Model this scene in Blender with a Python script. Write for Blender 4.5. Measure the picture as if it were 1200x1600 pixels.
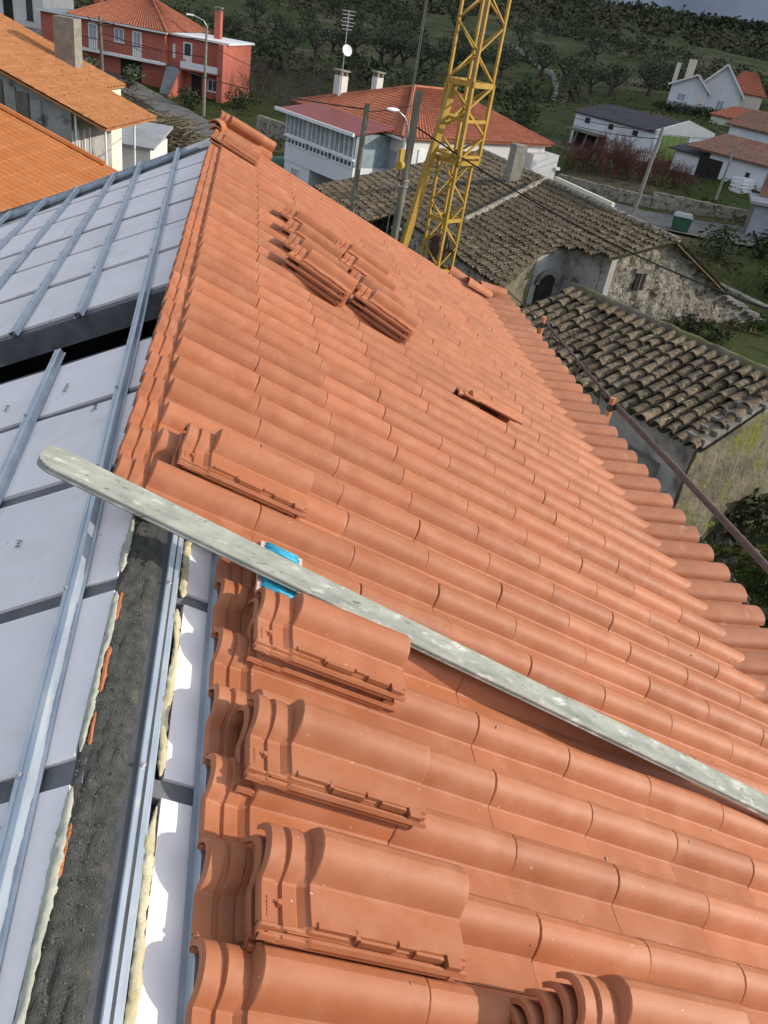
import bpy, math, random
import numpy as np
from mathutils import Vector, Matrix, noise
rad = math.radians
random.seed(11)
scene = bpy.context.scene
for o in list(bpy.data.objects):
    bpy.data.objects.remove(o)
col = scene.collection

# ------------------------------------------------------------------ camera
cam_d = bpy.data.cameras.new('camera')
cam = bpy.data.objects.new('camera', cam_d)
col.objects.link(cam)
cam_d.sensor_fit = 'VERTICAL'
cam_d.sensor_height = 24.0
cam_d.lens = 24.0 * 1251.0 / 1600.0
cam_d.clip_start = 0.05
cam_d.clip_end = 4000
CR = Matrix(((0.9795216, -0.0564066, -0.1932764),
             (-0.1312159, 0.5492463, -0.8252944),
             (0.1527084, 0.8337546, 0.5305972)))
cam.matrix_world = Matrix.Translation((0.2577, -2.9315, 1.4170)) @ CR.to_4x4()
scene.camera = cam

# ------------------------------------------------------------------ light
SUN_EL, SUN_AZ = 23.0, -12.0            # azimuth measured from +X towards +Y
sv = Vector((math.cos(rad(SUN_EL)) * math.cos(rad(SUN_AZ)),
             math.cos(rad(SUN_EL)) * math.sin(rad(SUN_AZ)), math.sin(rad(SUN_EL))))
sun_d = bpy.data.lights.new('sun', 'SUN')
sun_d.energy = 2.05
sun_d.angle = rad(0.6)
sun_d.color = (1.0, 0.91, 0.78)
sun = bpy.data.objects.new('sun', sun_d)
col.objects.link(sun)
sun.rotation_euler = sv.to_track_quat('Z', 'Y').to_euler()

world = bpy.data.worlds.new('World')
scene.world = world
world.use_nodes = True
wn, wl = world.node_tree.nodes, world.node_tree.links
wn.clear()
w_out = wn.new('ShaderNodeOutputWorld')
w_bg = wn.new('ShaderNodeBackground')
w_bg.inputs['Strength'].default_value = 0.15
sky = wn.new('ShaderNodeTexSky')
sky.sky_type = 'NISHITA'
sky.sun_disc = False
sky.sun_elevation = rad(SUN_EL)
sky.sun_rotation = math.atan2(sv.x, sv.y)
tc = wn.new('ShaderNodeTexCoord')
sep = wn.new('ShaderNodeSeparateXYZ')
wl.new(tc.outputs['Generated'], sep.inputs[0])
mr = wn.new('ShaderNodeMapRange')       # a bank of rain cloud all round the horizon
mr.interpolation_type = 'SMOOTHSTEP'
mr.inputs['From Min'].default_value = 0.16
mr.inputs['From Max'].default_value = 0.42
mr.inputs['To Min'].default_value = 1.0
mr.inputs['To Max'].default_value = 0.0
cn = wn.new('ShaderNodeTexNoise')
cn.inputs['Scale'].default_value = 9.0
cn.inputs['Detail'].default_value = 6.0
wl.new(tc.outputs['Generated'], cn.inputs['Vector'])
add = wn.new('ShaderNodeMath')
add.operation = 'MULTIPLY_ADD'
add.inputs[1].default_value = 0.2
wl.new(cn.outputs['Fac'], add.inputs[0])
wl.new(sep.outputs['Z'], add.inputs[2])
wl.new(add.outputs[0], mr.inputs['Value'])
cr = wn.new('ShaderNodeValToRGB')
cr.color_ramp.elements[0].position = 0.3
cr.color_ramp.elements[0].color = (0.34, 0.43, 0.66, 1)
cr.color_ramp.elements[1].position = 0.75
cr.color_ramp.elements[1].color = (0.80, 0.93, 1.22, 1)
wl.new(cn.outputs['Fac'], cr.inputs['Fac'])
wmix = wn.new('ShaderNodeMix')
wmix.data_type = 'RGBA'
wl.new(mr.outputs[0], wmix.inputs['Factor'])
whs = wn.new('ShaderNodeHueSaturation')      # thin high cloud greys the blue
whs.inputs['Saturation'].default_value = 0.42
wl.new(sky.outputs[0], whs.inputs['Color'])
wl.new(whs.outputs[0], wmix.inputs['A'])
wl.new(cr.outputs['Color'], wmix.inputs['B'])
wl.new(wmix.outputs['Result'], w_bg.inputs['Color'])
wl.new(w_bg.outputs[0], w_out.inputs[0])

scene.view_settings.view_transform = 'Standard'
scene.view_settings.look = 'None'
scene.view_settings.gamma = 1.0
scene.view_settings.use_curve_mapping = False
scene.view_settings.exposure = 0.90
scene.render.engine = 'CYCLES'
scene.render.resolution_x, scene.render.resolution_y = 768, 1024
scene.cycles.max_bounces = 6

# ------------------------------------------------------------------ materials
def mat(name, c1, c2=None, scale=5.0, rough=0.8, bump=0.0, bscale=None, spec=0.3, metal=0.0,
        c3=None, s3=1.0, t3=(0.5, 0.65), rnd=0.0, coord='world', stretch=None, c4=None, s4=60.0, t4=(0.68, 0.72),
        detail=5.0, ramp=(0.35, 0.65), bdist=0.02):
    """Noise blend c1..c2, patches of c3, fine specks of c4, per-object brightness rnd, noise bump."""
    m = bpy.data.materials.new(name)
    m.use_nodes = True
    n, l = m.node_tree.nodes, m.node_tree.links
    b = n['Principled BSDF']
    b.inputs['Roughness'].default_value = rough
    b.inputs['Metallic'].default_value = metal
    b.inputs['Specular IOR Level'].default_value = spec
    if coord == 'world':
        vec = n.new('ShaderNodeNewGeometry').outputs['Position']
    else:
        vec = n.new('ShaderNodeTexCoord').outputs['Object']
    if stretch:
        mp = n.new('ShaderNodeMapping')
        mp.inputs['Scale'].default_value = stretch
        l.new(vec, mp.inputs['Vector'])
        vec = mp.outputs[0]

    def ns(s, d=detail):
        t = n.new('ShaderNodeTexNoise')
        t.inputs['Scale'].default_value = s
        t.inputs['Detail'].default_value = d
        t.inputs['Roughness'].default_value = 0.6
        l.new(vec, t.inputs['Vector'])
        return t.outputs['Fac']

    def rmp(src, a, z):
        r = n.new('ShaderNodeMapRange')
        r.inputs['From Min'].default_value = a
        r.inputs['From Max'].default_value = z
        l.new(src, r.inputs['Value'])
        return r.outputs[0]

    def mx(f, a, c):
        k = n.new('ShaderNodeMix')
        k.data_type = 'RGBA'
        l.new(f, k.inputs['Factor'])
        if isinstance(a, tuple):
            k.inputs['A'].default_value = (*a, 1)
        else:
            l.new(a, k.inputs['A'])
        k.inputs['B'].default_value = (*c, 1)
        return k.outputs['Result']
    c = c1
    if c2:
        c = mx(rmp(ns(scale), *ramp), c1, c2)
    if c3:
        c = mx(rmp(ns(s3), *t3), c, c3)
    if c4:
        c = mx(rmp(ns(s4, 2.0), *t4), c, c4)
    if rnd and not isinstance(c, tuple):
        oi = n.new('ShaderNodeObjectInfo')
        h = n.new('ShaderNodeHueSaturation')
        r = n.new('ShaderNodeMapRange')
        r.inputs['To Min'].default_value = 1.0 - rnd
        r.inputs['To Max'].default_value = 1.0 + rnd
        l.new(oi.outputs['Random'], r.inputs['Value'])
        l.new(r.outputs[0], h.inputs['Value'])
        l.new(c, h.inputs['Color'])
        c = h.outputs[0]
    if isinstance(c, tuple):
        b.inputs['Base Color'].default_value = (*c, 1)
    else:
        l.new(c, b.inputs['Base Color'])
    if bump:
        bp = n.new('ShaderNodeBump')
        bp.inputs['Strength'].default_value = bump
        bp.inputs['Distance'].default_value = bdist
        l.new(ns(bscale or scale * 4, 6.0), bp.inputs['Height'])
        l.new(bp.outputs[0], b.inputs['Normal'])
    return m

M = {}
M['tile'] = mat('new_terracotta', (0.372, 0.124, 0.051), (0.432, 0.157, 0.070), 7.0, 0.58, 0.12, 120, 0.4, rnd=0.11,
                c3=(0.46, 0.200, 0.108), s3=9.0, t3=(0.50, 0.82), c4=(0.74, 0.56, 0.44), s4=85.0, t4=(0.735, 0.78), bdist=0.004)
M['eave_tile'] = mat('eave_terracotta', (0.37, 0.142, 0.072), (0.44, 0.185, 0.10), 6.0, 0.6, 0.15, 60, 0.3, rnd=0.09,
                     c3=(0.52, 0.33, 0.24), s3=9.0, t3=(0.6, 0.8), bdist=0.004)
M['insul'] = mat('insulation_board', (0.78, 0.74, 0.74), (0.84, 0.80, 0.80), 3.0, 0.7, 0.06, 60, 0.3, rnd=0.03,
                 c3=(0.66, 0.625, 0.61), s3=2.2, t3=(0.54, 0.78), c4=(0.34, 0.33, 0.33), s4=22.0, t4=(0.72, 0.77), bdist=0.004)
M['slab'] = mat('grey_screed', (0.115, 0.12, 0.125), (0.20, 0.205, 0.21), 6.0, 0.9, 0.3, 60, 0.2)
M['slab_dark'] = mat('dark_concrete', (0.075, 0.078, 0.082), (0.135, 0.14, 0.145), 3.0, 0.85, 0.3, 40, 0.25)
M['mortar'] = mat('sand_mortar', (0.105, 0.108, 0.100), (0.185, 0.185, 0.165), 30.0, 0.95, 1.0, 260, 0.15,
                  c3=(0.26, 0.24, 0.19), s3=11.0, t3=(0.56, 0.72), bdist=0.02)
M['mortar_grain'] = mat('mortar_grain', (0.07, 0.07, 0.068), (0.21, 0.195, 0.165), 60.0, 0.95)
M['crumb'] = mat('mortar_crumb', (0.52, 0.40, 0.32), (0.30, 0.22, 0.17), 90.0, 0.95)
M['zinc'] = mat('galvanised_steel', (0.40, 0.46, 0.53), (0.54, 0.59, 0.64), 14.0, 0.42, 0.05, 60, 0.5, metal=0.5,
                c3=(0.62, 0.64, 0.63), s3=22.0, t3=(0.6, 0.72), stretch=(1, 0.35, 1))
M['alu'] = mat('dusty_aluminium', (0.26, 0.275, 0.235), (0.40, 0.405, 0.355), 16.0, 0.65, 0.12, 60, 0.35, metal=0.0,
               c3=(0.62, 0.62, 0.57), s3=22.0, t3=(0.56, 0.70), c4=(0.13, 0.14, 0.125), s4=60.0, t4=(0.64, 0.72), bdist=0.004, stretch=(0.4, 1, 1))
M['foam'] = mat('pale_foam', (0.33, 0.35, 0.29), (0.46, 0.46, 0.38), 12.0, 0.7, 0.5, 45, 0.3, bdist=0.01)
M['foam_y'] = mat('yellow_foam', (0.50, 0.43, 0.24), (0.62, 0.57, 0.40), 14.0, 0.7, 0.6, 45, 0.3,
                  c3=(0.22, 0.13, 0.08), s3=12.0, t3=(0.6, 0.7), bdist=0.01)
M['brick'] = mat('clay_brick', (0.42, 0.13, 0.06), (0.50, 0.19, 0.09), 12.0, 0.9, 0.4, 60, 0.2)
M['blue'] = mat('blue_cord', (0.03, 0.36, 0.55), (0.08, 0.52, 0.70), 40.0, 0.55, 0.2, 300, 0.3)
M['pink'] = mat('pink_wood', (0.62, 0.42, 0.38), (0.70, 0.52, 0.47), 10.0, 0.8)
M['yellow'] = mat('crane_yellow', (0.37, 0.22, 0.03), (0.47, 0.295, 0.05), 3.0, 0.5, 0.05, 30, 0.4,
                  c3=(0.24, 0.13, 0.05), s3=7.0, t3=(0.60, 0.74))
M['dark_iron'] = mat('rusty_iron', (0.055, 0.035, 0.03), (0.10, 0.06, 0.05), 20.0, 0.75, 0.2, 80, 0.3)
M['rail'] = mat('painted_rail', (0.10, 0.055, 0.045), (0.15, 0.085, 0.07), 12.0, 0.6, 0.1, 60, 0.4)
M['orange_post'] = mat('orange_post', (0.55, 0.18, 0.08), (0.62, 0.27, 0.15), 12.0, 0.7)
M['old_tile'] = mat('lichened_tile', (0.105, 0.080, 0.055), (0.19, 0.145, 0.10), 7.0, 0.95, 0.5, 40, 0.15, rnd=0.32,
                    c3=(0.33, 0.315, 0.25), s3=17.0, t3=(0.57, 0.68), c4=(0.060, 0.064, 0.030), s4=12.0, t4=(0.54, 0.62), bdist=0.01)
M['old_under'] = mat('mossy_channel', (0.05, 0.052, 0.035), (0.095, 0.085, 0.06), 6.0, 0.95, 0.5, 30, 0.1)
M['stone'] = mat('old_rubble_render', (0.22, 0.19, 0.145), (0.42, 0.38, 0.31), 3.5, 0.95, 1.0, 6.0, 0.1,
                 c3=(0.10, 0.085, 0.062), s3=3.2, t3=(0.53, 0.63), c4=(0.50, 0.47, 0.41), s4=8.0, t4=(0.58, 0.67), bdist=0.14)
M['stone_moss'] = mat('mossy_rubble', (0.11, 0.098, 0.070), (0.21, 0.185, 0.135), 2.5, 0.95, 0.9, 8.0, 0.1,
                      c3=(0.16, 0.17, 0.05), s3=1.4, t3=(0.5, 0.64), bdist=0.08)
M['old_render'] = mat('stained_render', (0.30, 0.29, 0.28), (0.42, 0.41, 0.40), 1.5, 0.95, 0.5, 9, 0.1,
                      c3=(0.13, 0.12, 0.11), s3=1.6, t3=(0.52, 0.66))
M['white'] = mat('white_render', (0.62, 0.61, 0.585), (0.70, 0.69, 0.665), 0.8, 0.9, 0.1, 20, 0.2, c3=(0.50, 0.485, 0.45), s3=0.9, t3=(0.56, 0.76))
M['white_b'] = mat('bluish_white_render', (0.64, 0.66, 0.69), (0.72, 0.735, 0.755), 0.5, 0.9, 0.1, 20, 0.2,
                   c3=(0.45, 0.46, 0.48), s3=0.6, t3=(0.6, 0.75))
M['cream'] = mat('cream_render', (0.66, 0.62, 0.50), (0.74, 0.70, 0.58), 0.8, 0.9)
M['red'] = mat('red_house_paint', (0.43, 0.125, 0.088), (0.48, 0.155, 0.11), 0.7, 0.85, 0.1, 15, 0.2)
M['red_roof'] = mat('red_roof_tile', (0.35, 0.115, 0.065), (0.45, 0.175, 0.10), 2.5, 0.85, 0.3, 18, 0.2,
                    c3=(0.30, 0.12, 0.08), s3=4.0, t3=(0.55, 0.7))
M['brown_roof'] = mat('weathered_roof_tile', (0.26, 0.125, 0.085), (0.35, 0.20, 0.14), 2.0, 0.9, 0.3, 18, 0.2,
                      c3=(0.17, 0.13, 0.11), s3=3.0, t3=(0.5, 0.68))
M['orange_roof'] = mat('orange_roof_tile', (0.42, 0.15, 0.048), (0.49, 0.19, 0.068), 1.5, 0.85, 0.3, 18, 0.2,
                       c3=(0.45, 0.19, 0.08), s3=3.0, t3=(0.55, 0.72))
M['orange_old'] = mat('worn_orange_tile', (0.41, 0.165, 0.062), (0.50, 0.23, 0.10), 2.5, 0.9, 0.3, 18, 0.2,
                      c3=(0.34, 0.17, 0.08), s3=6.0, t3=(0.56, 0.7), c4=(0.20, 0.10, 0.05), s4=9.0, t4=(0.62, 0.68))
M['burgundy'] = mat('burgundy_sheet', (0.21, 0.038, 0.034), (0.26, 0.055, 0.046), 2.0, 0.5)
M['dark_roof'] = mat('dark_fibre_cement', (0.055, 0.05, 0.055), (0.085, 0.078, 0.082), 1.5, 0.9, 0.3, 10, 0.2)
M['grey_roof'] = mat('grey_flat_roof', (0.26, 0.27, 0.29), (0.36, 0.37, 0.38), 1.5, 0.9)
M['glass'] = mat('window_glass', (0.05, 0.07, 0.08), None, rough=0.12, spec=0.6)
M['curtain'] = mat('curtained_glass', (0.20, 0.26, 0.28), (0.32, 0.38, 0.40), 3.0, 0.25, spec=0.5)
M['shutter'] = mat('grey_shutter', (0.30, 0.32, 0.36), (0.38, 0.40, 0.44), 3.0, 0.6)
M['white_paint'] = mat('white_paint', (0.74, 0.74, 0.74), (0.80, 0.80, 0.80), 4.0, 0.6)
M['dark'] = mat('dark_opening', (0.02, 0.018, 0.016), (0.035, 0.03, 0.028), 3.0, 0.9)
M['green_door'] = mat('green_door', (0.17, 0.25, 0.06), (0.22, 0.31, 0.09), 1.5, 0.6)
M['green_bin'] = mat('green_plastic', (0.03, 0.10, 0.06), (0.05, 0.13, 0.08), 3.0, 0.5)
M['concrete'] = mat('concrete', (0.20, 0.195, 0.17), (0.30, 0.29, 0.255), 4.0, 0.9, 0.3, 40, 0.2, c3=(0.24, 0.24, 0.12), s3=2.5, t3=(0.56, 0.7))
M['old_pole'] = mat('weathered_wood', (0.13, 0.12, 0.095), (0.21, 0.20, 0.165), 6.0, 0.95, 0.4, 40, 0.1, stretch=(1, 1, 0.15))
M['metal_grey'] = mat('grey_metal', (0.42, 0.43, 0.44), (0.52, 0.53, 0.54), 5.0, 0.4, metal=0.6)
M['cable'] = mat('black_cable', (0.012, 0.012, 0.013), None, rough=0.6)
M['steel_rope'] = mat('steel_rope', (0.10, 0.10, 0.095), (0.16, 0.155, 0.15), 50.0, 0.6)
M['bark'] = mat('bark', (0.055, 0.045, 0.035), (0.10, 0.085, 0.07), 6.0, 0.95, 0.5, 30, 0.1)
M['olive'] = mat('olive_leaves', (0.050, 0.066, 0.036), (0.096, 0.112, 0.066), 0.9, 0.75, rnd=0.25, spec=0.2)
M['bush'] = mat('dark_bush_leaves', (0.030, 0.042, 0.018), (0.066, 0.080, 0.034), 1.5, 0.8, rnd=0.25, spec=0.2)
M['scrub'] = mat('hillside_scrub', (0.036, 0.050, 0.024), (0.100, 0.108, 0.060), 0.05, 0.9, spec=0.1, c3=(0.13, 0.105, 0.07), s3=0.04, t3=(0.52, 0.68))
M['weeds'] = mat('weeds', (0.035, 0.055, 0.014), (0.085, 0.10, 0.032), 0.5, 0.9, spec=0.1, c3=(0.13, 0.10, 0.06), s3=0.22, t3=(0.5, 0.62))
M['twig'] = mat('bare_twigs', (0.075, 0.060, 0.048), (0.12, 0.10, 0.08), 2.0, 0.9)
M['red_twig'] = mat('reddish_twigs', (0.12, 0.046, 0.038), (0.17, 0.075, 0.058), 1.0, 0.9)
M['brushwood'] = mat('cut_branches', (0.13, 0.105, 0.07), (0.22, 0.185, 0.13), 3.0, 0.9)
M['grass'] = mat('grass_blades', (0.032, 0.058, 0.012), (0.060, 0.090, 0.022), 1.5, 0.85, spec=0.1)
M['asphalt'] = mat('grey_road', (0.13, 0.13, 0.12), (0.20, 0.195, 0.18), 1.2, 0.95, 0.4, 30, 0.1)
M['rock'] = mat('field_stone', (0.15, 0.14, 0.12), (0.30, 0.28, 0.25), 2.0, 0.95, 0.7, 14, 0.1, rnd=0.25, bdist=0.05)
M['ground'] = mat('rough_meadow', (0.038, 0.064, 0.012), (0.074, 0.080, 0.028), 0.22, 0.95, 0.7, 4.0, 0.1,
                  c3=(0.135, 0.108, 0.066), s3=0.06, t3=(0.50, 0.62), c4=(0.035, 0.036, 0.020), s4=1.1, t4=(0.55, 0.68), bdist=0.15)

# ------------------------------------------------------------------ mesh helpers
class MB:
    def __init__(self):
        self.v, self.f = [], []

    def add(self, vs, fs):
        n = len(self.v)
        self.v += [tuple(p) for p in vs]
        self.f += [tuple(i + n for i in q) for q in fs]
        return self

    def box(self, F, u, v, w):
        c = [F(a, b, d) for d in w for b in v for a in u]
        return self.add(c, [(0, 2, 3, 1), (4, 5, 7, 6), (0, 1, 5, 4), (2, 6, 7, 3), (0, 4, 6, 2), (1, 3, 7, 5)])

    def prism(self, bottom, top):
        n = len(bottom)
        fs = [tuple(range(n))[::-1], tuple(range(n, 2 * n))]
        fs += [(i, (i + 1) % n, n + (i + 1) % n, n + i) for i in range(n)]
        return self.add(list(bottom) + list(top), fs)

    def bar(self, a, b, w, h=None):
        """rectangular bar between two points"""
        a, b = Vector(a), Vector(b)
        d = (b - a).normalized()
        s = d.cross(Vector((0, 0, 1)))
        if s.length < 1e-3:
            s = Vector((1, 0, 0))
        s.normalize()
        t = s.cross(d)
        h = h or w
        q = [s * x * w / 2 + t * y * h / 2 for x, y in ((-1, -1), (1, -1), (1, 1), (-1, 1))]
        return self.prism([a + k for k in q], [b + k for k in q])

    def tube(self, pts, r, n=8, cap=True):
        pts = [Vector(p) for p in pts]
        rs = r if isinstance(r, (list, tuple)) else [r] * len(pts)
        base = len(self.v)
        prev = None
        for i, p in enumerate(pts):
            d = (pts[min(i + 1, len(pts) - 1)] - pts[max(i - 1, 0)]).normalized()
            if prev is None:
                s = d.cross(Vector((0, 0, 1)))
                if s.length < 1e-3:
                    s = Vector((1, 0, 0))
            else:
                s = prev - d * prev.dot(d)
            s.normalize()
            prev = s
            t = d.cross(s)
            for k in range(n):
                a = 2 * math.pi * k / n
                self.v.append(tuple(p + (s * math.cos(a) + t * math.sin(a)) * rs[i]))
        for i in range(len(pts) - 1):
            for k in range(n):
                a, b = base + i * n + k, base + i * n + (k + 1) % n
                self.f.append((a, b, b + n, a + n))
        if cap:
            self.f.append(tuple(base + k for k in range(n))[::-1])
            self.f.append(tuple(base + (len(pts) - 1) * n + k for k in range(n)))
        return self

    def mesh(self, name, m, smooth=None):
        me = bpy.data.meshes.new(name)
        me.from_pydata(self.v, [], self.f)
        if m:
            me.materials.append(M[m] if isinstance(m, str) else m)
        me.validate()
        if smooth is not None:
            me.shade_smooth()
            if smooth < 180:
                me.set_sharp_from_angle(angle=rad(smooth))
        me.update()
        return me

    def build(self, name, m, parent=None, smooth=None, **props):
        return link(name, self.mesh(name, m, smooth), parent, **props)


def link(name, me, parent=None, matrix=None, **props):
    o = bpy.data.objects.new(name, me)
    col.objects.link(o)
    if parent is not None:
        o.parent = parent
    if matrix is not None:
        o.matrix_world = matrix if parent is None else parent.matrix_world @ matrix
        if parent is not None:
            o.matrix_parent_inverse = Matrix.Identity(4)
            o.matrix_local = matrix
    for k, x in props.items():
        o[k] = x
    return o


def thing(name, label, cat, group=None):
    """an Empty that parents the parts of one thing (parts carry world coordinates)"""
    o = bpy.data.objects.new(name, None)
    col.objects.link(o)
    o.empty_display_size = 0.2
    o['label'] = label
    o['category'] = cat
    if group:
        o['group'] = group
    return o


def tag(o, label, cat, group=None):
    o['label'] = label
    o['category'] = cat
    if group:
        o['group'] = group
    return o


def frame(ox, oy, oz, ang):
    """local (u,v,w) -> world; ang turns u away from +X"""
    c, s = math.cos(rad(ang)), math.sin(rad(ang))
    return lambda u, v, w: (ox + u * c - v * s, oy + u * s + v * c, oz + w)


ID = lambda u, v, w: (u, v, w)

# ------------------------------------------------------------------ terrain
GP = np.array([(8, 6, -6.3), (9.5, 9, -6.4), (14, 24, -7.1), (11, 26, -7.2), (18, 23, -7.3), (5, 14, -6.6), (3, 40, -9.0),
               (-4, 66, -8.4), (24, 42, -6.9), (30, 60, -6.3), (44, 86, -4.0), (-12, 22, -6.6), (-30, 60, -6.0), (-21, 88, -7.0),
               (-10, -10, -6.2), (10, -20, -6.2), (60, 60, -3.4), (40, 60, -5.2), (80, 120, -1.0), (24, 110, -6.6), (-20, 120, -6.0),
               (0, 90, -8.4), (13, 145, -6.3), (50, 140, -2.6), (18, 60, -7.2), (10, 48, -8.5), (-8, 45, -8.2), (60, 30, -4.5),
               (-40, 20, -5), (30, 20, -6.6), (100, 90, 1.0), (30, 75, -6.4), (36, 45, -6.2)], float)


def ground_z(x, y):
    d2 = (GP[:, 0] - x) ** 2 + (GP[:, 1] - y) ** 2 + 6.0
    w = 1.0 / d2 ** 1.6
    near = float((w * GP[:, 2]).sum() / w.sum())
    far = -7.4 + max(0.0, y - 120) * 0.0485 + max(0.0, x) * 0.03
    if y > 560:
        far = -7.4 + 440 * 0.0485 + max(0.0, x) * 0.03 - (y - 560) * 0.05
    far += 2.2 * noise.noise(Vector((x * 0.012, y * 0.012, 3.1))) * min(1.0, max(0, y - 120) / 120)
    k = min(1.0, max(0.0, (y - 105) / 60.0))
    k = k * k * (3 - 2 * k)
    return near * (1 - k) + far * k


def build_ground():
    xs = list(np.arange(-30, 70, 2.0))
    ys = list(np.arange(-20, 130, 2.0))
    a = 70.0
    while a < 900:
        xs.append(a); a += 3 + (a - 60) * 0.07
    a = -33.0
    while a > -500:
        xs.insert(0, a); a -= 3 + (-30 - a) * 0.08
    a = 130.0
    while a < 1500:
        ys.append(a); a += 2.5 + (a - 125) * 0.05
    ys = [-90, -60, -40, -28] + ys
    nx = len(xs)
    m = MB()
    for y in ys:
        for x in xs:
            z = ground_z(x, y)
            z += 0.10 * noise.noise(Vector((x * 0.35, y * 0.35, 0)))
            m.v.append((x, y, z))
    for j in range(len(ys) - 1):
        for i in range(nx - 1):
            k = j * nx + i
            m.f.append((k, k + 1, k + nx + 1, k + nx))
    m.build('ground', 'ground', smooth=180, kind='structure')


def ribbon(name, pts, width, m, dz=0.06, **props):
    """a strip laid on the terrain along a polyline"""
    P = [Vector((*p, 0)) for p in pts]
    fine = []
    for a, b in zip(P[:-1], P[1:]):
        n = max(2, int((b - a).length / 1.0))
        fine += [a.lerp(b, i / n) for i in range(n)]
    fine.append(P[-1])
    mb = MB()
    for i, p in enumerate(fine):
        d = (fine[min(i + 1, len(fine) - 1)] - fine[max(i - 1, 0)]).normalized()
        s = Vector((-d.y, d.x, 0))
        for k in range(5):
            q = p + s * width * (k / 4 - 0.5)
            mb.v.append((q.x, q.y, max(ground_z(q.x, q.y), ground_z(p.x, p.y)) + dz + 0.05))
    for i in range(len(fine) - 1):
        for k in range(4):
            a = i * 5 + k
            mb.f.append((a + 1, a, a + 5, a + 6))
    return mb.build(name, m, smooth=180, **props)


build_ground()
ribbon('road', [(-14, 82), (-6, 70), (-2.5, 62), (0.0, 52), (-1.5, 40), (-2, 30)], 3.2, 'asphalt', dz=0.06, kind='structure')
ribbon('road', [(18, 48.5), (23, 43.5), (30, 40.5), (40, 39), (60, 36)], 5.0, 'asphalt', dz=0.08, kind='structure')

# unseen cloud off to the right, shaped to shade the hillside and right-hand houses
def build_cloud():
    H = 420.0
    off = sv * ((H + 5.0) / sv.z)
    mb = MB()
    n = 70
    xs = [-260 + 1100 * i / n for i in range(n + 1)]
    ys = [10 + 900 * j / n for j in range(n + 1)]
    th = []
    for y in ys:
        for x in xs:
            d = max(y - 100, min(x - 21, y - 33)) + 10 * noise.noise(Vector((x * .02, y * .02, 0)))
            d = min(d, 850 - x, x + 240, 900 - y)
            t = min(1.0, max(0.0, d / 50))
            th.append(t)
            k = t * (1.1 + .5 * noise.noise(Vector((x * .012, y * .012, 5))))
            mb.v.append((x + off.x, y + off.y, H - 6 + 46 * k))
    m = len(mb.v)
    for q in range(m):
        x, y, z = mb.v[q]
        mb.v.append((x, y, H - 6 - 10 * th[q] * (1 + .6 * noise.noise(Vector((x * .02, y * .02, 9))))))
    for j in range(n):
        for i in range(n):
            k = j * (n + 1) + i
            c = (k, k + 1, k + n + 2, k + n + 1)
            if sum(th[q] for q in c) > 0:
                mb.f.append(c)
                mb.f.append(tuple(m + q for q in c[::-1]))
    mb.build('cloud', 'cloud', smooth=180, kind='structure')


M['cloud'] = mat('cloud', (0.78, 0.79, 0.80), (0.85, 0.85, 0.86), 0.01, 1.0, spec=0.0)
build_cloud()

# ------------------------------------------------------------------ the house being roofed
AL = rad(23.983)
CA, SA = math.cos(AL), math.sin(AL)
TA, TB = 0.38, 0.21957                   # tile gauge down the slope / along the ridge
TL = 0.4864
Y0, Y1 = -2.75, 6.46                     # roof from behind the camera to the far gable


def RS(u, v, w):
    """right slope: u down the slope, v along the ridge, w out of the slope (0 = tile pan)"""
    return (u * CA + w * SA, v, -u * SA + w * CA)


XR, ZR = -0.015, -0.055


def LS(u, v, w):
    """left slope: u down the slope from the ridge, w out of the slope (0 = board top)"""
    return (XR - u * CA - w * SA, v, ZR - u * SA + w * CA)


def tile_matrix(c, r, w=0.0, yaw=0.0, roll=0.0, pitch=0.0):
    u, v = c * TA, r * TB
    m = Matrix(((CA, 0, SA), (0, 1, 0), (-SA, 0, CA))).to_4x4()
    m.translation = RS(u, v, w)
    return m @ Matrix.Rotation(yaw, 4, 'Z') @ Matrix.Rotation(pitch, 4, 'Y') @ Matrix.Rotation(roll, 4, 'X')


PROF = [(-.118, -.020), (-.113, -.010), (-.107, -.010), (-.104, -.019), (-.098, -.019), (-.095, -.008), (-.089, -.007), (-.086, 0),
        (-.045, -.001), (-.004, 0), (.001, .004), (.008, .020), (.017, .037), (.031, .052), (.050, .062), (.070, .065), (.090, .059),
        (.107, .043), (.119, .018), (.126, -.004)]


def prof_normals():
    out = []
    for i in range(len(PROF)):
        a, b = PROF[max(i - 1, 0)], PROF[min(i + 1, len(PROF) - 1)]
        d = Vector((b[0] - a[0], b[1] - a[1]))
        d.normalize()
        out.append((-d.y, d.x))
    return out


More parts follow.
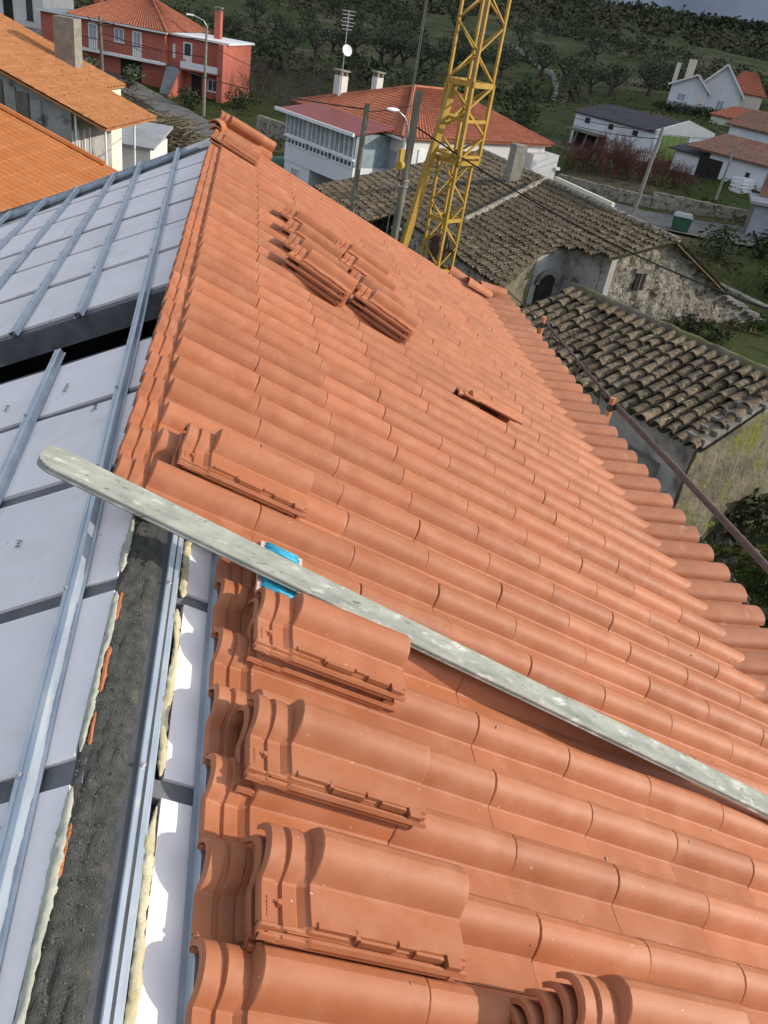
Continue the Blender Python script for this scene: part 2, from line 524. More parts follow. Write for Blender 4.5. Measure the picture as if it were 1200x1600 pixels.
def tile_mesh(name, loose=False, m='tile'):
    st = [(0, -.021, .70), (.005, -.015, .72), (.034, -.015, .72), (.038, -.021, .69), (.046, -.021, .69), (.050, -.014, .74),
          (.080, -.014, .74), (.084, -.017, .72), (.100, -.017, .72), (.1075, -.002, .98),
          (.1105, 0, 1), (.114, 0, 1), (.122, 0, 1), (.30, 0, 1), (.474, 0, 1), (.481, 0, 1), (.4845, -.0006, .995), (TL, -.003, .98)]
    nr = prof_normals()
    n = len(PROF)
    mb = MB()
    for th in (0.0, 0.011):
        for (u, dw, s) in st:
            for (v, w), (nv, nw) in zip(PROF, nr):
                k = s if v > 0 else 1.0
                q = dw if v > -.087 else dw * .4
                x = u
                if -.087 < v < .002:            # the pans butt closely
                    if .09 < u < .113:
                        x = {.100: .1035, .1075: .1055, .1105: .1066}[u]
                        q = max(q, -.006)
                    if u > .48:
                        q = -.0004
                mb.v.append((x, v - nv * th, w * k + q - nw * th))
    N = len(st) * n
    for i in range(len(st) - 1):
        for j in range(n - 1):
            a = i * n + j
            mb.f.append((a, a + n, a + n + 1, a + 1))
            mb.f.append((N + a, N + a + 1, N + a + n + 1, N + a + n))
    for i in range(len(st) - 1):
        a = i * n
        mb.f.append((a, N + a, N + a + n, a + n))
        b = i * n + n - 1
        mb.f.append((b, b + n, N + b + n, N + b))
    for j in range(n - 1):
        mb.f.append((j, j + 1, N + j + 1, N + j))
        e = (len(st) - 1) * n + j
        mb.f.append((e, N + e, N + e + 1, e + 1))
    if loose:       # the side lock with its stepped bars, the nail lug and the hanging flange
        for a, b, v0, v1 in ((.12, .21, -.090, -.078), (.205, .215, -.097, -.078), (.215, .30, -.1005, -.094),
                             (.31, .36, -.092, -.080), (.35, .42, -.1005, -.094), (.43, .465, -.112, -.086)):
            mb.box(ID, (a, b), (v0, v1), (-.013, .004))
        mb.box(ID, (.02, .445), (-.116, -.100), (-.034, -.020))
        mb.box(ID, (.06, .44), (-.099, -.090), (-.028, -.016))
        mb.tube([(.042, -.045, -.024), (.042, -.045, -.008)], .006, 8)
        for k in range(5):
            mb.box(ID, (.016, .020), (-.075 + k * .009, -.069 + k * .009), (-.016, -.0140))
    return mb.mesh(name, m, 24)


def tile_low(mb, mt):
    """cheap tile appended to a joined mesh"""
    pr = [(-.10, -.012), (-.086, 0), (-.002, 0), (.010, .025), (.036, .055), (.070, .065), (.102, .048), (.126, -.004)]
    st = [(.02, -.016, .72), (.106, -.016, .72), (.109, 0, 1), (TL, 0, 1)]
    vs = [mt @ Vector((u, v, (w * s if v > 0 else w) + d)) for u, d, s in st for v, w in pr]
    vs += [mt @ Vector((TL, v, w - .012)) for v, w in pr]
    n = len(pr)
    mb.add(vs, [(i * n + j, (i + 1) * n + j, (i + 1) * n + j + 1, i * n + j + 1) for i in range(4) for j in range(n - 1)])


house = thing('house_under_construction', 'large house being roofed, new terracotta tiles right and pale insulation boards left', 'house')

tile_me = tile_mesh('roof_tile')
loose_me = tile_mesh('loose_tile', True)
R_FIRST, R_LAST = -12, 28
SKEWED = (5, 9)                          # the one tile knocked out of its bed
spots = []
for k in range(0, 9):
    for r in range(R_FIRST, R_LAST + 1):
        if k == 0 and r < -3:
            continue
        if (k, r) == SKEWED:
            continue
        spots.append((k, r))
camp = cam.matrix_world.translation
inv = cam.matrix_world.inverted()


def seen_depth(k, r):
    p = inv @ Vector(RS((k + .5) * TA, r * TB, 0))
    d = -p.z
    if d < 0.1:
        return 1e6
    x, y = p.x / d * 1251, p.y / d * 1251
    off = max(0, abs(x) - 640) + max(0, abs(y) - 840)
    return p.length + off * .004 if off < 420 else 1000 + off


spots.sort(key=lambda s: seen_depth(*s))
rest = MB()
for i, (k, r) in enumerate(spots):
    j = lambda a: random.uniform(-a, a)
    mt = tile_matrix(k - .28 + j(.006), r + j(.006), random.uniform(0, .0015), j(.007), j(.004), -(random.uniform(.003, .008) if random.random() < .22 else random.uniform(.0, .0025)))
    if i < 299:
        link('roof_tile', tile_me, house, mt)
    elif seen_depth(k, r) < 900:
        tile_low(rest, mt)
rest.build('far_roof_tiles', 'tile', house, 28, kind='stuff')
link('roof_tile', tile_me, house, tile_matrix(SKEWED[0] + .04, SKEWED[1] - .05, .064, .02, rad(-29), rad(-1)),
     label='roof tile tipped up out of its row')

# eave course: flatter caps over shorter channels
EA = rad(2.6)
EX, EZ = 9 * TA * CA, -9 * TA * SA


def EV(u, v, w):
    return (EX + u * math.cos(EA) + w * math.sin(EA), v, EZ - u * math.sin(EA) + w * math.cos(EA))


def eave_mesh():
    mb = MB()
    n = 12
    us = ((-.10, .92), (0, .97), (.20, 1.0), (.384, 1.02), (.392, 1.01))
    for th in (0, .014):
        for u, s in us:
            for k in range(n + 1):
                a = math.pi * k / n
                mb.v.append((u, .064 - math.cos(a) * (.080 * s - th), -.004 + (math.sin(a) ** .8) * (.061 * s - th)))
    N = 5 * (n + 1)
    for i in range(4):
        for k in range(n):
            a = i * (n + 1) + k
            mb.f.append((a, a + n + 1, a + n + 2, a + 1))
            mb.f.append((N + a, N + a + 1, N + a + n + 2, N + a + n + 1))
    for k in range(n):
        e = 4 * (n + 1) + k
        mb.f.append((e, N + e, N + e + 1, e + 1))
    for i in range(4):
        a = i * (n + 1)
        mb.f.append((a, N + a, N + a + n + 1, a + n + 1))
        b = a + n
        mb.f.append((b, b + n + 1, N + b + n + 1, N + b))
    # channel between this cap and the next one towards the camera
    vs = []
    for th in (0, -.016):
        for u in (-.10, .360):
            for k in range(7):
                a = math.pi * (k / 6)
                vs.append((u, -.048 - math.cos(a) * .060, .004 - math.sin(a) * .012 + th))
    fs = []
    for k in range(6):
        fs += [(k, k + 7, k + 8, k + 1), (14 + k, 15 + k, 22 + k, 21 + k), (7 + k, 21 + k, 22 + k, 8 + k)]
    mb.add(vs, fs)
    return mb.mesh('eave_tile', 'eave_tile', 40)


em = eave_mesh()
eb = Matrix(((math.cos(EA), 0, math.sin(EA)), (0, 1, 0), (-math.sin(EA), 0, math.cos(EA)))).to_4x4()
for r in range(-7, R_LAST + 2):
    m_ = eb.copy()
    m_.translation = EV(random.uniform(-.006, .006), r * TB, 0.004 + random.uniform(0, .004))
    link('eave_tile', em, house, m_ @ Matrix.Rotation(random.uniform(-.012, .012), 4, 'Z'))
mb = MB()
mb.box(EV, (-.12, .30), (Y0, Y1), (-.06, -.022))
mb.build('eave_bed', 'concrete', house)

# slabs, walls
mb = MB()
mb.box(RS, (.09, 3.55), (-5.0, Y1 - .02), (-.34, -.105))
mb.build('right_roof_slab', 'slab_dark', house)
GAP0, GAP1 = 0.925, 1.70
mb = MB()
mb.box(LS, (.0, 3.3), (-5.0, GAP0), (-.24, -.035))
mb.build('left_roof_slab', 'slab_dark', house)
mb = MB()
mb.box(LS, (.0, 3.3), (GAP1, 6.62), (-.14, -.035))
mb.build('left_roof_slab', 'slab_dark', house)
mb = MB()
zg = -6.9
mb.box(ID, (3.0, 3.2), (-5, Y1 - .1), (zg, -1.46))
mb.build('eave_wall', 'old_render', house)
for y in (Y1 - .30, -5.0):
    MB().prism([(-2.9, y, zg), (3.2, y, zg), (3.2, y, -1.60), (.05, y, -.30), (-2.9, y, -1.60)],
               [(-2.9, y + .2, zg), (3.2, y + .2, zg), (3.2, y + .2, -1.60), (.05, y + .2, -.30), (-2.9, y + .2, -1.60)]).build('gable_wall', 'old_render', house)
mb = MB()
mb.box(ID, (-3.0, -2.8), (-5, Y1 - .1), (zg, -1.50))
mb.build('side_wall', 'old_render', house)
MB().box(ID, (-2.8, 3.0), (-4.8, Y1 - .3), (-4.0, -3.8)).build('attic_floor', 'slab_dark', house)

# left slope: insulation boards between the joists
board_rows = [(-3.1, -2.38), (-2.33, -1.762), (-1.690, -1.112), (-1.040, -.412), (-.340, .268), (.340, .90),
              (1.735, 2.465), (2.535, 3.205), (3.275, 3.885), (3.955, 4.685), (4.755, 5.40), (5.465, 6.0)]
for i, (a, b) in enumerate(board_rows):
    cuts = [.02, 1.27 if i % 2 else .86, 2.52 if i % 2 else 2.1, 3.2]
    for c0, c1 in zip(cuts[:-1], cuts[1:]):
        far = (i == len(board_rows) - 1)
        mb = MB()
        n = 7
        top = []
        for k in range(n + 1):
            t = c0 + (c1 - c0) * k / n
            top.append((t, a + random.uniform(-.005, .005)))
        bot = []
        for k in range(n, -1, -1):
            t = c0 + (c1 - c0) * k / n
            e = b if not far else 6.04 - .30 * (t - .2) + random.uniform(-.035, .035)
            bot.append((t, e + random.uniform(-.005, .005)))
        ring = [(u + (.004 if q in (0,) else 0), v) for q, (u, v) in enumerate(top + bot)]
        if far and c0 > 2.0:
            continue
        h = random.uniform(-.003, .003)
        mb.prism([LS(u, v, -.034) for u, v in ring][::-1], [LS(u, v, h) for u, v in ring][::-1])
        mb.build('insulation_board', 'insul', house)
for a, b in zip(board_rows[:-1], board_rows[1:]):
    if b[0] - a[1] > .3:
        continue
    mb = MB()
    mb.box(LS, (.0, 3.25), (a[1] + .004, b[0] - .004), (-.034, -.010 + random.uniform(-.004, .004)))
    mb.build('joist', 'slab', house)
mb = MB()      # edge beam along the opening
mb.box(LS, (.0, 3.25), (GAP1 - .04, GAP1 + .03), (-.15, -.012))
mb.build('edge_beam', 'slab', house)
mb = MB()
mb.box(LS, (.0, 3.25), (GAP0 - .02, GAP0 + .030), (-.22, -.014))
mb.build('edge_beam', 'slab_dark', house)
mb = MB()      # steel angle on the far edge
vs = []
for u, v in ((.08, 6.60), (2.45, 5.90), (3.25, 5.66)):
    for dv, w in ((0, -.20), (0, .030), (-.004, .030), (-.004, -.004), (-.055, -.004), (-.055, -.03)):
        vs.append(LS(u, v + dv, w))
mb.add(vs, [(i * 6 + k, i * 6 + k + 1, i * 6 + k + 7, i * 6 + k + 6) for i in range(2) for k in range(5)])
mb.build('edge_angle', 'zinc', house)

def print_mark(u, v, n, seed):
    """a few printed letters, too small to read, on a board"""
    rnd = random.Random(seed)
    mb = MB()
    for k in range(n):
        y0 = v + k * .016
        for t in range(2):
            a = u + rnd.uniform(0, .012)
            mb.box(LS, (a, a + rnd.uniform(.008, .02)), (y0 + t * .006, y0 + t * .006 + .0028), (.0042, .0048))
    mb.build('printed_mark', 'cable', house, kind='stuff')


print_mark(.50, .52, 6, 1)
print_mark(.30, .20, 5, 2)
print_mark(.40, -.72, 3, 3)
print_mark(.78, .50, 5, 4)

# galvanised hat battens
HAT = [(-.030, .000), (-.019, .001), (-.0165, .026), (-.0145, .028), (-.004, .028), (-.003, .0255), (.003, .0255), (.004, .028),
       (.0145, .028), (.0165, .026), (.019, .001), (.030, .000)]


def batten(F, p0, p1, name='batten', lift=0.004, end=True):
    a, b = Vector((*p0, 0)), Vector((*p1, 0))
    d = (b - a).normalized()
    s = Vector((-d.y, d.x, 0))
    mb = MB()
    n = len(HAT)
    nseg = max(2, int((b - a).length / .5))
    for t in (0, -.0016):
        for i in range(nseg + 1):
            q = a.lerp(b, i / nseg)
            wob = 0.0018 * math.sin(i * 1.7 + a.x * 9)
            for x, w in HAT:
                e = q + s * (x + wob)
                mb.v.append(F(e.x, e.y, lift + w + t))
    N = (nseg + 1) * n
    for i in range(nseg):
        for k in range(n - 1):
            g = i * n + k
            mb.f.append((g, g + 1, g + n + 1, g + n))
            mb.f.append((N + g, N + g + n, N + g + n + 1, N + g + 1))
    o = mb.build(name, 'zinc', house)
    return o


def screw(F, u, v, parent):
    mb = MB()
    mb.tube([F(u, v, .0325 - .004), F(u, v, .0325 + .0035)], .0075, 10)
    mb.tube([F(u, v, .0325 + .0035), F(u, v, .0325 + .007)], .0045, 6)
    mb.build('screw', 'metal_grey', parent)


lb = [((.195 - .0445 * 3.0, -3.0), (.489, 6.62)), ((.50, -3.0), (.645, 1.06)), ((.652, 1.60), (.902, 6.50)), ((1.046, 1.62), (1.17, 6.35)),
      ((1.50, 1.62), (1.54, 6.22)), ((1.93, 1.62), (1.88, 6.12)), ((2.33, 1.62), (2.24, 6.0)), ((.93, -3.0), (1.03, 1.04)), ((1.40, -3.0), (1.42, 1.04)),
      ((2.72, 1.62), (2.62, 5.85))]
for p0, p1 in lb:
    o = batten(LS, p0, p1)
    for a, b in zip(board_rows[:-1], board_rows[1:]):
        y = (a[1] + b[0]) / 2
        if p0[1] + .1 < y < p1[1] - .1 and b[0] - a[1] < .3:
            u = p0[0] + (p1[0] - p0[0]) * (y - p0[1]) / (p1[1] - p0[1])
            screw(LS, u + .009, y, o)

# ridge: mortar bed, foam, brick edge, boards and battens of the right slope
DD = -.062
mb = MB()
nx_, ny_ = 13, 260
for j in range(ny_ + 1):
    y = -3.0 + (Y1 - .2 + 3.0) * j / ny_
    for i in range(nx_ + 1):
        t = i / nx_
        x = -.032 + .118 * t + .006 * noise.noise(Vector((y * 5, t * 2, 7)))
        z = -.060 - .012 * t - .030 * max(0, t - .75) / .25 - .010 * max(0, .2 - t) / .2
        z += .009 * noise.noise(Vector((x * 60, y * 22, 1))) + .006 * noise.noise(Vector((x * 150, y * 90, 5)))
        mb.v.append((x, y, z))
for j in range(ny_):
    for i in range(nx_):
        k = j * (nx_ + 1) + i
        mb.f.append((k, k + 1, k + nx_ + 2, k + nx_ + 1))
mb.build('ridge_mortar', 'mortar', house, 180)
mb = MB()
rnd = random.Random(5)
for _ in range(700):
    x, y = -.028 + .108 * rnd.random() ** (.8 if rnd.random() < .5 else 1.4), rnd.uniform(-2.4, -.6)
    g_ = rnd.uniform(.0010, .0026)
    z = -.060 - .012 * (x + .032) / .118 - .030 * max(0, (x + .032) / .118 - .75) / .25 + g_ * .4 + rnd.uniform(-.003, .004)
    vs = [(x + a * g_ * rnd.uniform(.7, 1.5), y + b * g_ * rnd.uniform(.7, 1.5), z + c_ * g_) for a, b, c_ in ((1, 0, 0), (-1, 0, 0), (0, 1, 0), (0, -1, 0), (0, 0, 1), (0, 0, -1))]
    mb.add(vs, [(0, 2, 4), (2, 1, 4), (1, 3, 4), (3, 0, 4), (2, 0, 5), (1, 2, 5), (3, 1, 5), (0, 3, 5)])
mb.build('mortar_grains', 'mortar_grain', house, kind='stuff')
mb = MB()
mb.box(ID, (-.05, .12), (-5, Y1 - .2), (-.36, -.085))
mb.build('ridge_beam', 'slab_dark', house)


def bead(F, u0, y0, y1, w, r, m, seed, wig=.006):
    """a ragged line of squeezed-out foam: every vertex is pushed about"""
    mb = MB()
    n = int((y1 - y0) / .009)
    k_ = 12
    for i in range(n + 1):
        y = y0 + (y1 - y0) * i / n
        q = noise.noise(Vector((y * 6, seed, 0)))
        rr = r * max(.45, 1 + .7 * q) * min(1.0, .25 + 12 * min(i, n - i) / max(n, 1))
        uc = u0 + wig * noise.noise(Vector((y * 5, seed, 9)))
        for k in range(k_):
            a = 2 * math.pi * k / k_
            e = 1 + .55 * noise.noise(Vector((y * 45, math.cos(a) * 2 + seed, math.sin(a) * 2))) + .3 * noise.noise(Vector((y * 120, math.cos(a) * 3, seed + math.sin(a) * 3)))
            mb.v.append(F(uc + math.cos(a) * rr * e * 1.15, y, w + math.sin(a) * rr * e * .8))
    for i in range(n):
        for k in range(k_):
            g_ = i * k_ + k
            h_ = i * k_ + (k + 1) % k_
            mb.f.append((g_, h_, h_ + k_, g_ + k_))
    return mb.build('foam_bead', m, house, 180)


for i, (a, b) in enumerate(board_rows[:5]):
    bead(LS, .013, a + .01, b - .01, .000, .0080, 'foam', i + .3)
for i, (a, b) in enumerate([(-3, -1.76), (-1.69, -1.10), (-1.05, -.75)]):
    bead(RS, .184, a, b - .01, DD + .001, .0092, 'foam_y', i + 6.1, .012)
for k, (a, b) in enumerate([(-1.66, -1.56), (-1.50, -1.34), (-1.24, -1.12), (-1.98, -1.86)]):
    o = bead(ID, -.013, a, b, -.060, .0042, 'brick', k + 20.5, .003)
    o.name = 'brick_edge'
for i, (a, b) in enumerate([(-3.1, -1.745), (-1.69, -1.075), (-1.02, -.40), (-.35, .3)]):
    mb = MB()
    mb.box(RS, (.195, .62), (a, b), (DD - .034, DD))
    mb.build('insulation_board', 'insul', house)
for a, b in ((-1.741, -1.694), (-1.071, -1.024)):
    mb = MB()
    mb.box(RS, (.165, .62), (a, b), (DD - .034, DD - .008))
    mb.build('joist', 'slab', house)
BW = lambda u, v, w: RS(u, v, w + DD + .001)
o = batten(BW, (.140, -3.0), (.140, .2))
for y in (-1.70, -1.05, -2.35):
    screw(BW, .131, y, o)
batten(BW, (.298, -3.0), (.298, -.72))
batten(BW, (.67, -3.0), (.67, -.72))

# ------------------------------------------------------------------ loose tiles waiting in stacks
def stack(c, r, n, where, yaw=0.0, gap=.044, base=.050, fan=0.0, group='loose roof tiles in small stacks', pitch=0.0):
    """n tiles nested on top of the roof; every tile is a thing of its own"""
    names = {1: ['only tile'], 2: ['lower tile', 'upper tile'], 3: ['bottom tile', 'middle tile', 'top tile'],
             5: ['lowest tile', 'second lowest tile', 'middle tile', 'second highest tile', 'topmost tile']}[n]
    for k in range(n):
        q = (n - 1 - k)
        m_ = tile_matrix(c - fan * q + random.uniform(-.012, .012), r + random.uniform(-.02, .02) - fan * q * .25, base + gap * k,
                         yaw + random.uniform(-.012, .012), random.uniform(-.008, .008), pitch)
        o = link('loose_tile', loose_me, None, m_)
        tag(o, names[k].capitalize() + ' of the ' + where, 'roof tile', group)


stack(.17, -2.00, 2, 'stack far side of the aluminium bar near the ridge')
stack(.93, -5.47, 2, 'stack right beside the bar and the blue cord')
stack(.88, -7.40, 2, 'second stack this side of the bar along the tile edge', gap=.046)
stack(.95, -9.04, 2, 'large stack nearest the bottom along the tile edge', gap=.047, base=.052)
stack(2.70, -10.15, 5, 'stack cut off by the bottom edge right of centre', gap=.036, fan=.04)
stack(.84, -10.95, 2, 'stack cut off by the bottom edge left of centre', gap=.036)
words = ['first', 'second', 'third', 'nearest']
for i, r in enumerate((17.9, 15.9, 13.85, 11.9)):
    stack(1.52, r, 3 if i == 3 else 2, words[i] + ' stack, left row of the far tile stacks', yaw=rad(-17), gap=.042, base=.094, pitch=rad(1.0))
for i, r in enumerate((17.9, 15.95, 13.85, 11.75)):
    stack(2.90, r, 3 if i == 3 else 2, words[i] + ' stack, right row of the far tile stacks', yaw=rad(-17), gap=.042, base=.094, pitch=rad(1.0))
stack(-.30, 25.6, 2, 'stack by the far top corner of the roof', yaw=rad(-4), gap=.036, base=.055)


def cap_mesh(name, m, r0=.105, r1=.085, L=.44, th=.013, n=10, arc=1.0):
    mb = MB()
    for t in (0, th):
        for u, r in ((0, r0), (L * .5, (r0 + r1) / 2), (L, r1)):
            for k in range(n + 1):
                a = math.pi * (.5 - arc / 2) + math.pi * arc * k / n
                mb.v.append((u, -math.cos(a) * (r - t), math.sin(a) * (r - t)))
    N = 3 * (n + 1)
    for i in range(2):
        for k in range(n):
            a = i * (n + 1) + k
            mb.f.append((a, a + n + 1, a + n + 2, a + 1))
            mb.f.append((N + a, N + a + 1, N + a + n + 2, N + a + n + 1))
    for k in range(n):
        mb.f.append((k, k + 1, N + k + 1, N + k))
        e = 2 * (n + 1) + k
        mb.f.append((e, N + e, N + e + 1, e + 1))
    for i in range(2):
        a = i * (n + 1)
        mb.f.append((a, N + a, N + a + n + 1, a + n + 1))
        b = a + n
        mb.f.append((b, b + n + 1, N + b + n + 1, N + b))
    return mb.mesh(name, m, 40)


ridge_me = cap_mesh('ridge_tile', 'tile', .080, .066, .36)
caps = [(-.30, 27.3, .075, 74, -6, 'round ridge tile standing at the far top corner of the roof'),
        (-.22, 27.2, .03, 80, 0, 'second ridge tile leaning on the first at the far top corner'),
        (.45, 28.75, .05, -4, 0, 'ridge tile laid over the far gable edge below the corner'),
        (7.6, 28.9, .07, -4, 0, 'upper ridge tile on the far eave corner beside the crane'),
        (8.2, 28.4, .08, 2, 0, 'middle ridge tile on the far eave corner'),
        (8.75, 28.9, .10, 5, -14, 'lowest ridge tile on the far eave corner, resting flat')]
for c, r, w, yaw, pit, lab in caps:
    tag(link('ridge_tile', ridge_me, None, tile_matrix(c, r, w, rad(yaw), 0, rad(pit))), lab, 'ridge tile', 'spare ridge tiles')
for c, r, lab, tilt in ((.12, 27.9, 'roof tile stood on edge at the far top corner', 62), (.5, 28.3, 'second roof tile leaning at the far top corner', 40)):
    tag(link('loose_tile', loose_me, None, tile_matrix(c - .4, r, .13, rad(12), rad(tilt), 0)), lab, 'roof tile', 'loose roof tiles in small stacks')

# crumbs of mortar and chips of clay lying on the tiles
rnd = random.Random(17)
mb = MB()
for _ in range(240):
    c, r = rnd.uniform(1.0, 8.8), rnd.uniform(-10.5, 12)
    v_ = rnd.uniform(-.08, .10)
    w_h = float(np.interp(v_, [p[0] for p in PROF], [p[1] for p in PROF]))
    g_ = rnd.choice((.0012, .0016, .002, .003, .0045)) * rnd.uniform(.7, 1.2)
    x, y, z = RS(c * TA, round(r) * TB + v_, w_h + g_ * .5 + .001)
    vs = [(x + a * g_ * rnd.uniform(.6, 1.6), y + b * g_ * rnd.uniform(.6, 1.6), z + c_ * g_ * .7) for a, b, c_ in ((1, 0, 0), (-1, 0, 0), (0, 1, 0), (0, -1, 0), (0, 0, 1), (0, 0, -1))]
    mb.add(vs, [(0, 2, 4), (2, 1, 4), (1, 3, 4), (3, 0, 4), (2, 0, 5), (1, 2, 5), (3, 1, 5), (0, 3, 5)])
mb.build('roof_crumbs', 'crumb', kind='stuff', label='small pale crumbs of mortar scattered over the new tiles', category='crumbs')

# ------------------------------------------------------------------ straightedge and mason's line
def bar_frame():
    a = rad(-6.45)
    o = Vector((-.200, -.838))
    d = Vector((math.cos(a), math.sin(a)))
    s = Vector((-d.y, d.x))
    return lambda l, q, w: RS(o.x + d.x * l + s.x * q, o.y + d.y * l + s.y * q, w)


BF = bar_frame()
mb = MB()
sec = []
w_, t_, h0 = .118, .026, .090
for x, y in ((-w_ + .006, 0), (-w_, .006), (-w_, .009), (-w_ + .002, .011), (-w_ + .002, .015), (-w_, .017), (-w_, t_ - .003), (-w_ + .003, t_), (-.085, t_),
             (-.083, t_ - .0015), (-.025, t_ - .0015), (-.023, t_), (-.003, t_), (0, t_ - .003), (0, .004), (-.004, 0)):
    sec.append((x, y))
ls = [(-.118, .42), (-.112, .72), (-.098, .9), (-.080, 1.0), (.5, 1), (1.5, 1), (2.5, 1), (3.45, 1)]
for l, s in ls:
    for x, y in sec:
        mb.v.append(BF(l, (x + w_ / 2) * s - w_ / 2, h0 + y))
n = len(sec)
for i in range(len(ls) - 1):
    for k in range(n):
        a, b = i * n + k, i * n + (k + 1) % n
        mb.f.append((a, a + n, b + n, b))
mb.f.append(tuple(range(n)))
mb.f.append(tuple((len(ls) - 1) * n + k for k in range(n))[::-1])
tag(mb.build('straightedge', 'alu', smooth=40), 'long dusty aluminium straightedge bar lying across the new tiles', 'straightedge')

reel = thing('cord_reel', 'bright blue mason line wound on a small pink board under the bar', 'cord')
rx, ry = .445, -.940
a_ = rad(-4)
RF = lambda p, q, w: RS(rx + p * math.cos(a_) - q * math.sin(a_), ry + p * math.sin(a_) + q * math.cos(a_), w + .057)
mb = MB()
mb.box(RF, (-.075, .075), (-.138, .138), (.002, .013))
mb.build('board', 'pink', reel)
mb = MB()
for lay in range(2):
    for k in range(46):
        q = -.130 + .26 * k / 45 + random.uniform(-.003, .003)
        q2 = q + random.uniform(-.012, .012)
        z = .0165 + .003 * lay + random.uniform(0, .003)
        e = .060 + random.uniform(-.004, .004)
        mb.tube([RF(-e, q, .004), RF(-e + .004, q, z), RF(0, (q + q2) / 2, z + .001), RF(e - .004, q2, z), RF(e, q2, .004)], .0024, 5)
mb.build('cord_winding', 'blue', reel, 180)

# ------------------------------------------------------------------ guard rail along the eave
rail = thing('guard_rail', 'dark rusty guard rail pipe on orange posts beside the eave', 'guard rail')
RX = 4.0
rp = [(3.98, 9.2, -1.80), (3.99, 7.6, -1.70), (RX, 6.27, -1.585), (RX, 3.96, -1.575), (RX + .01, 2.6, -1.53), (RX + .01, 1.1, -1.485), (RX + .01, -1.2, -1.42)]
mb = MB()
mb.tube(rp[2:4], .017, 10)
mb.build('rail_pipe', 'rail', rail, 180)
mb = MB()
mb.tube(rp[3:], .029, 12)
mb.build('rail_pipe', 'rail', rail, 180)
mb = MB()
mb.tube(rp[:3], .010, 8)
mb.build('rail_cable', 'rail', rail, 180)
for y in (6.24, 3.93, .35):
    mb = MB()
    mb.tube([(RX - .05, y, -2.5), (RX - .05, y, -1.50)], .030, 10)
    mb.build('post', 'orange_post', rail, 30)
    mb = MB()
    mb.tube([(RX - .07, y - .03, -1.60), (RX + .03, y + .04, -1.60)], .038, 8)
    mb.build('clamp', 'dark_iron', rail, 30)
for y in (6.0, 5.7, 5.0, 4.3):
    mb = MB()
    mb.tube([(RX, y, -1.58), (RX - .02, y - .03, -2.25)], .011, 6)
    mb.build('brace', 'dark_iron', rail)

# ------------------------------------------------------------------ shared builders for the neighbourhood
def sheet(A, B, C_, D, pitch, course, amp=.04, step=.025, thick=.06, per=6):
    """corrugated tile roof: A-B eave, D-C ridge; rolls run from eave to ridge"""
    A, B, C_, D = map(Vector, (A, B, C_, D))
    nrm = (B - A).cross(D - A).normalized()
    if nrm.z < 0:
        nrm = -nrm
    W = max((B - A).length, (C_ - D).length)
    nu = max(2, int(W / pitch) * per)
    nc = max(1, int((D - A).length / course))
    mb = MB()
    rows = []
    for c in range(nc):
        rows += [(c / nc, step), ((c + .985) / nc, 0.0)]
    for t, s in rows:
        for i in range(nu + 1):
            q = i / nu
            p = A.lerp(B, q).lerp(D.lerp(C_, q), t)
            a = (i % per) / per * 2 * math.pi
            w = amp * (.5 + .5 * math.cos(a)) ** .8 + s
            mb.v.append(tuple(p + nrm * w))
    n = nu + 1
    for j in range(len(rows) - 1):
        for i in range(nu):
            k = j * n + i
            mb.f.append((k, k + 1, k + n + 1, k + n))
    lo = [tuple(p - nrm * thick) for p in (A, B, C_, D)]
    hi = [tuple(p - nrm * .004) for p in (A, B, C_, D)]
    mb.prism(lo, hi)
    return mb


def slabroof(A, B, C_, D, th=.08):
    A, B, C_, D = map(Vector, (A, B, C_, D))
    nrm = (B - A).cross(D - A).normalized()
    if nrm.z < 0:
        nrm = -nrm
    return MB().prism([p - nrm * th for p in (A, B, C_, D)], [A, B, C_, D])


def boxpart(name, F, u, v, w, m, parent, **kw):
    return MB().box(F, u, v, w).build(name, m, parent, **kw)


def window_u(F, u0, u1, w0, w1, v, parent, out=-1, glass='glass', frame_m='white_paint', bars=1, name='window', sill=True, t=.05):
    """window on a wall lying along u at depth v; out = side the wall faces"""
    s = out
    mb = MB()
    k = .06
    o1, o2 = sorted((v, v + s * t))
    mb.box(F, (u0, u1), (o1, o2), (w1 - k, w1))
    mb.box(F, (u0, u1), (o1, o2), (w0, w0 + k))
    mb.box(F, (u0, u0 + k), (o1, o2), (w0 + k, w1 - k))
    mb.box(F, (u1 - k, u1), (o1, o2), (w0 + k, w1 - k))
    for b in range(bars):
        c = u0 + (u1 - u0) * (b + 1) / (bars + 1)
        mb.box(F, (c - k / 2, c + k / 2), (o1, o2), (w0 + k, w1 - k))
    f = mb.build(name, frame_m, parent)
    p1, p2 = sorted((v + s * .004, v + s * .022))
    boxpart('pane', F, (u0 + k * .8, u1 - k * .8), (p1, p2), (w0 + k * .8, w1 - k * .8), glass, f)
    if sill:
        q1, q2 = sorted((v, v + s * (t + .05)))
        boxpart('sill', F, (u0 - .06, u1 + .06), (q1, q2), (w0 - .07, w0 - .003), frame_m, f)
    return f


def swap(F):
    return lambda a, b, w: F(b, a, w)


def chimney(F, u, v, w0, w1, s, m, parent, cap=True, cap_m='concrete'):
    o = boxpart('chimney', F, (u - s / 2, u + s / 2), (v - s / 2, v + s / 2), (w0, w1), m, parent)
    if cap:
        k = s * .62
        mb = MB()
        mb.box(F, (u - k, u + k), (v - k, v + k), (w1 + .22, w1 + .30))
        for a in (-1, 1):
            for b in (-1, 1):
                mb.box(F, (u + a * s * .36 - .05, u + a * s * .36 + .05), (v + b * s * .36 - .05, v + b * s * .36 + .05), (w1, w1 + .22))
        mb.build('chimney_cap', cap_m, o)
    return o


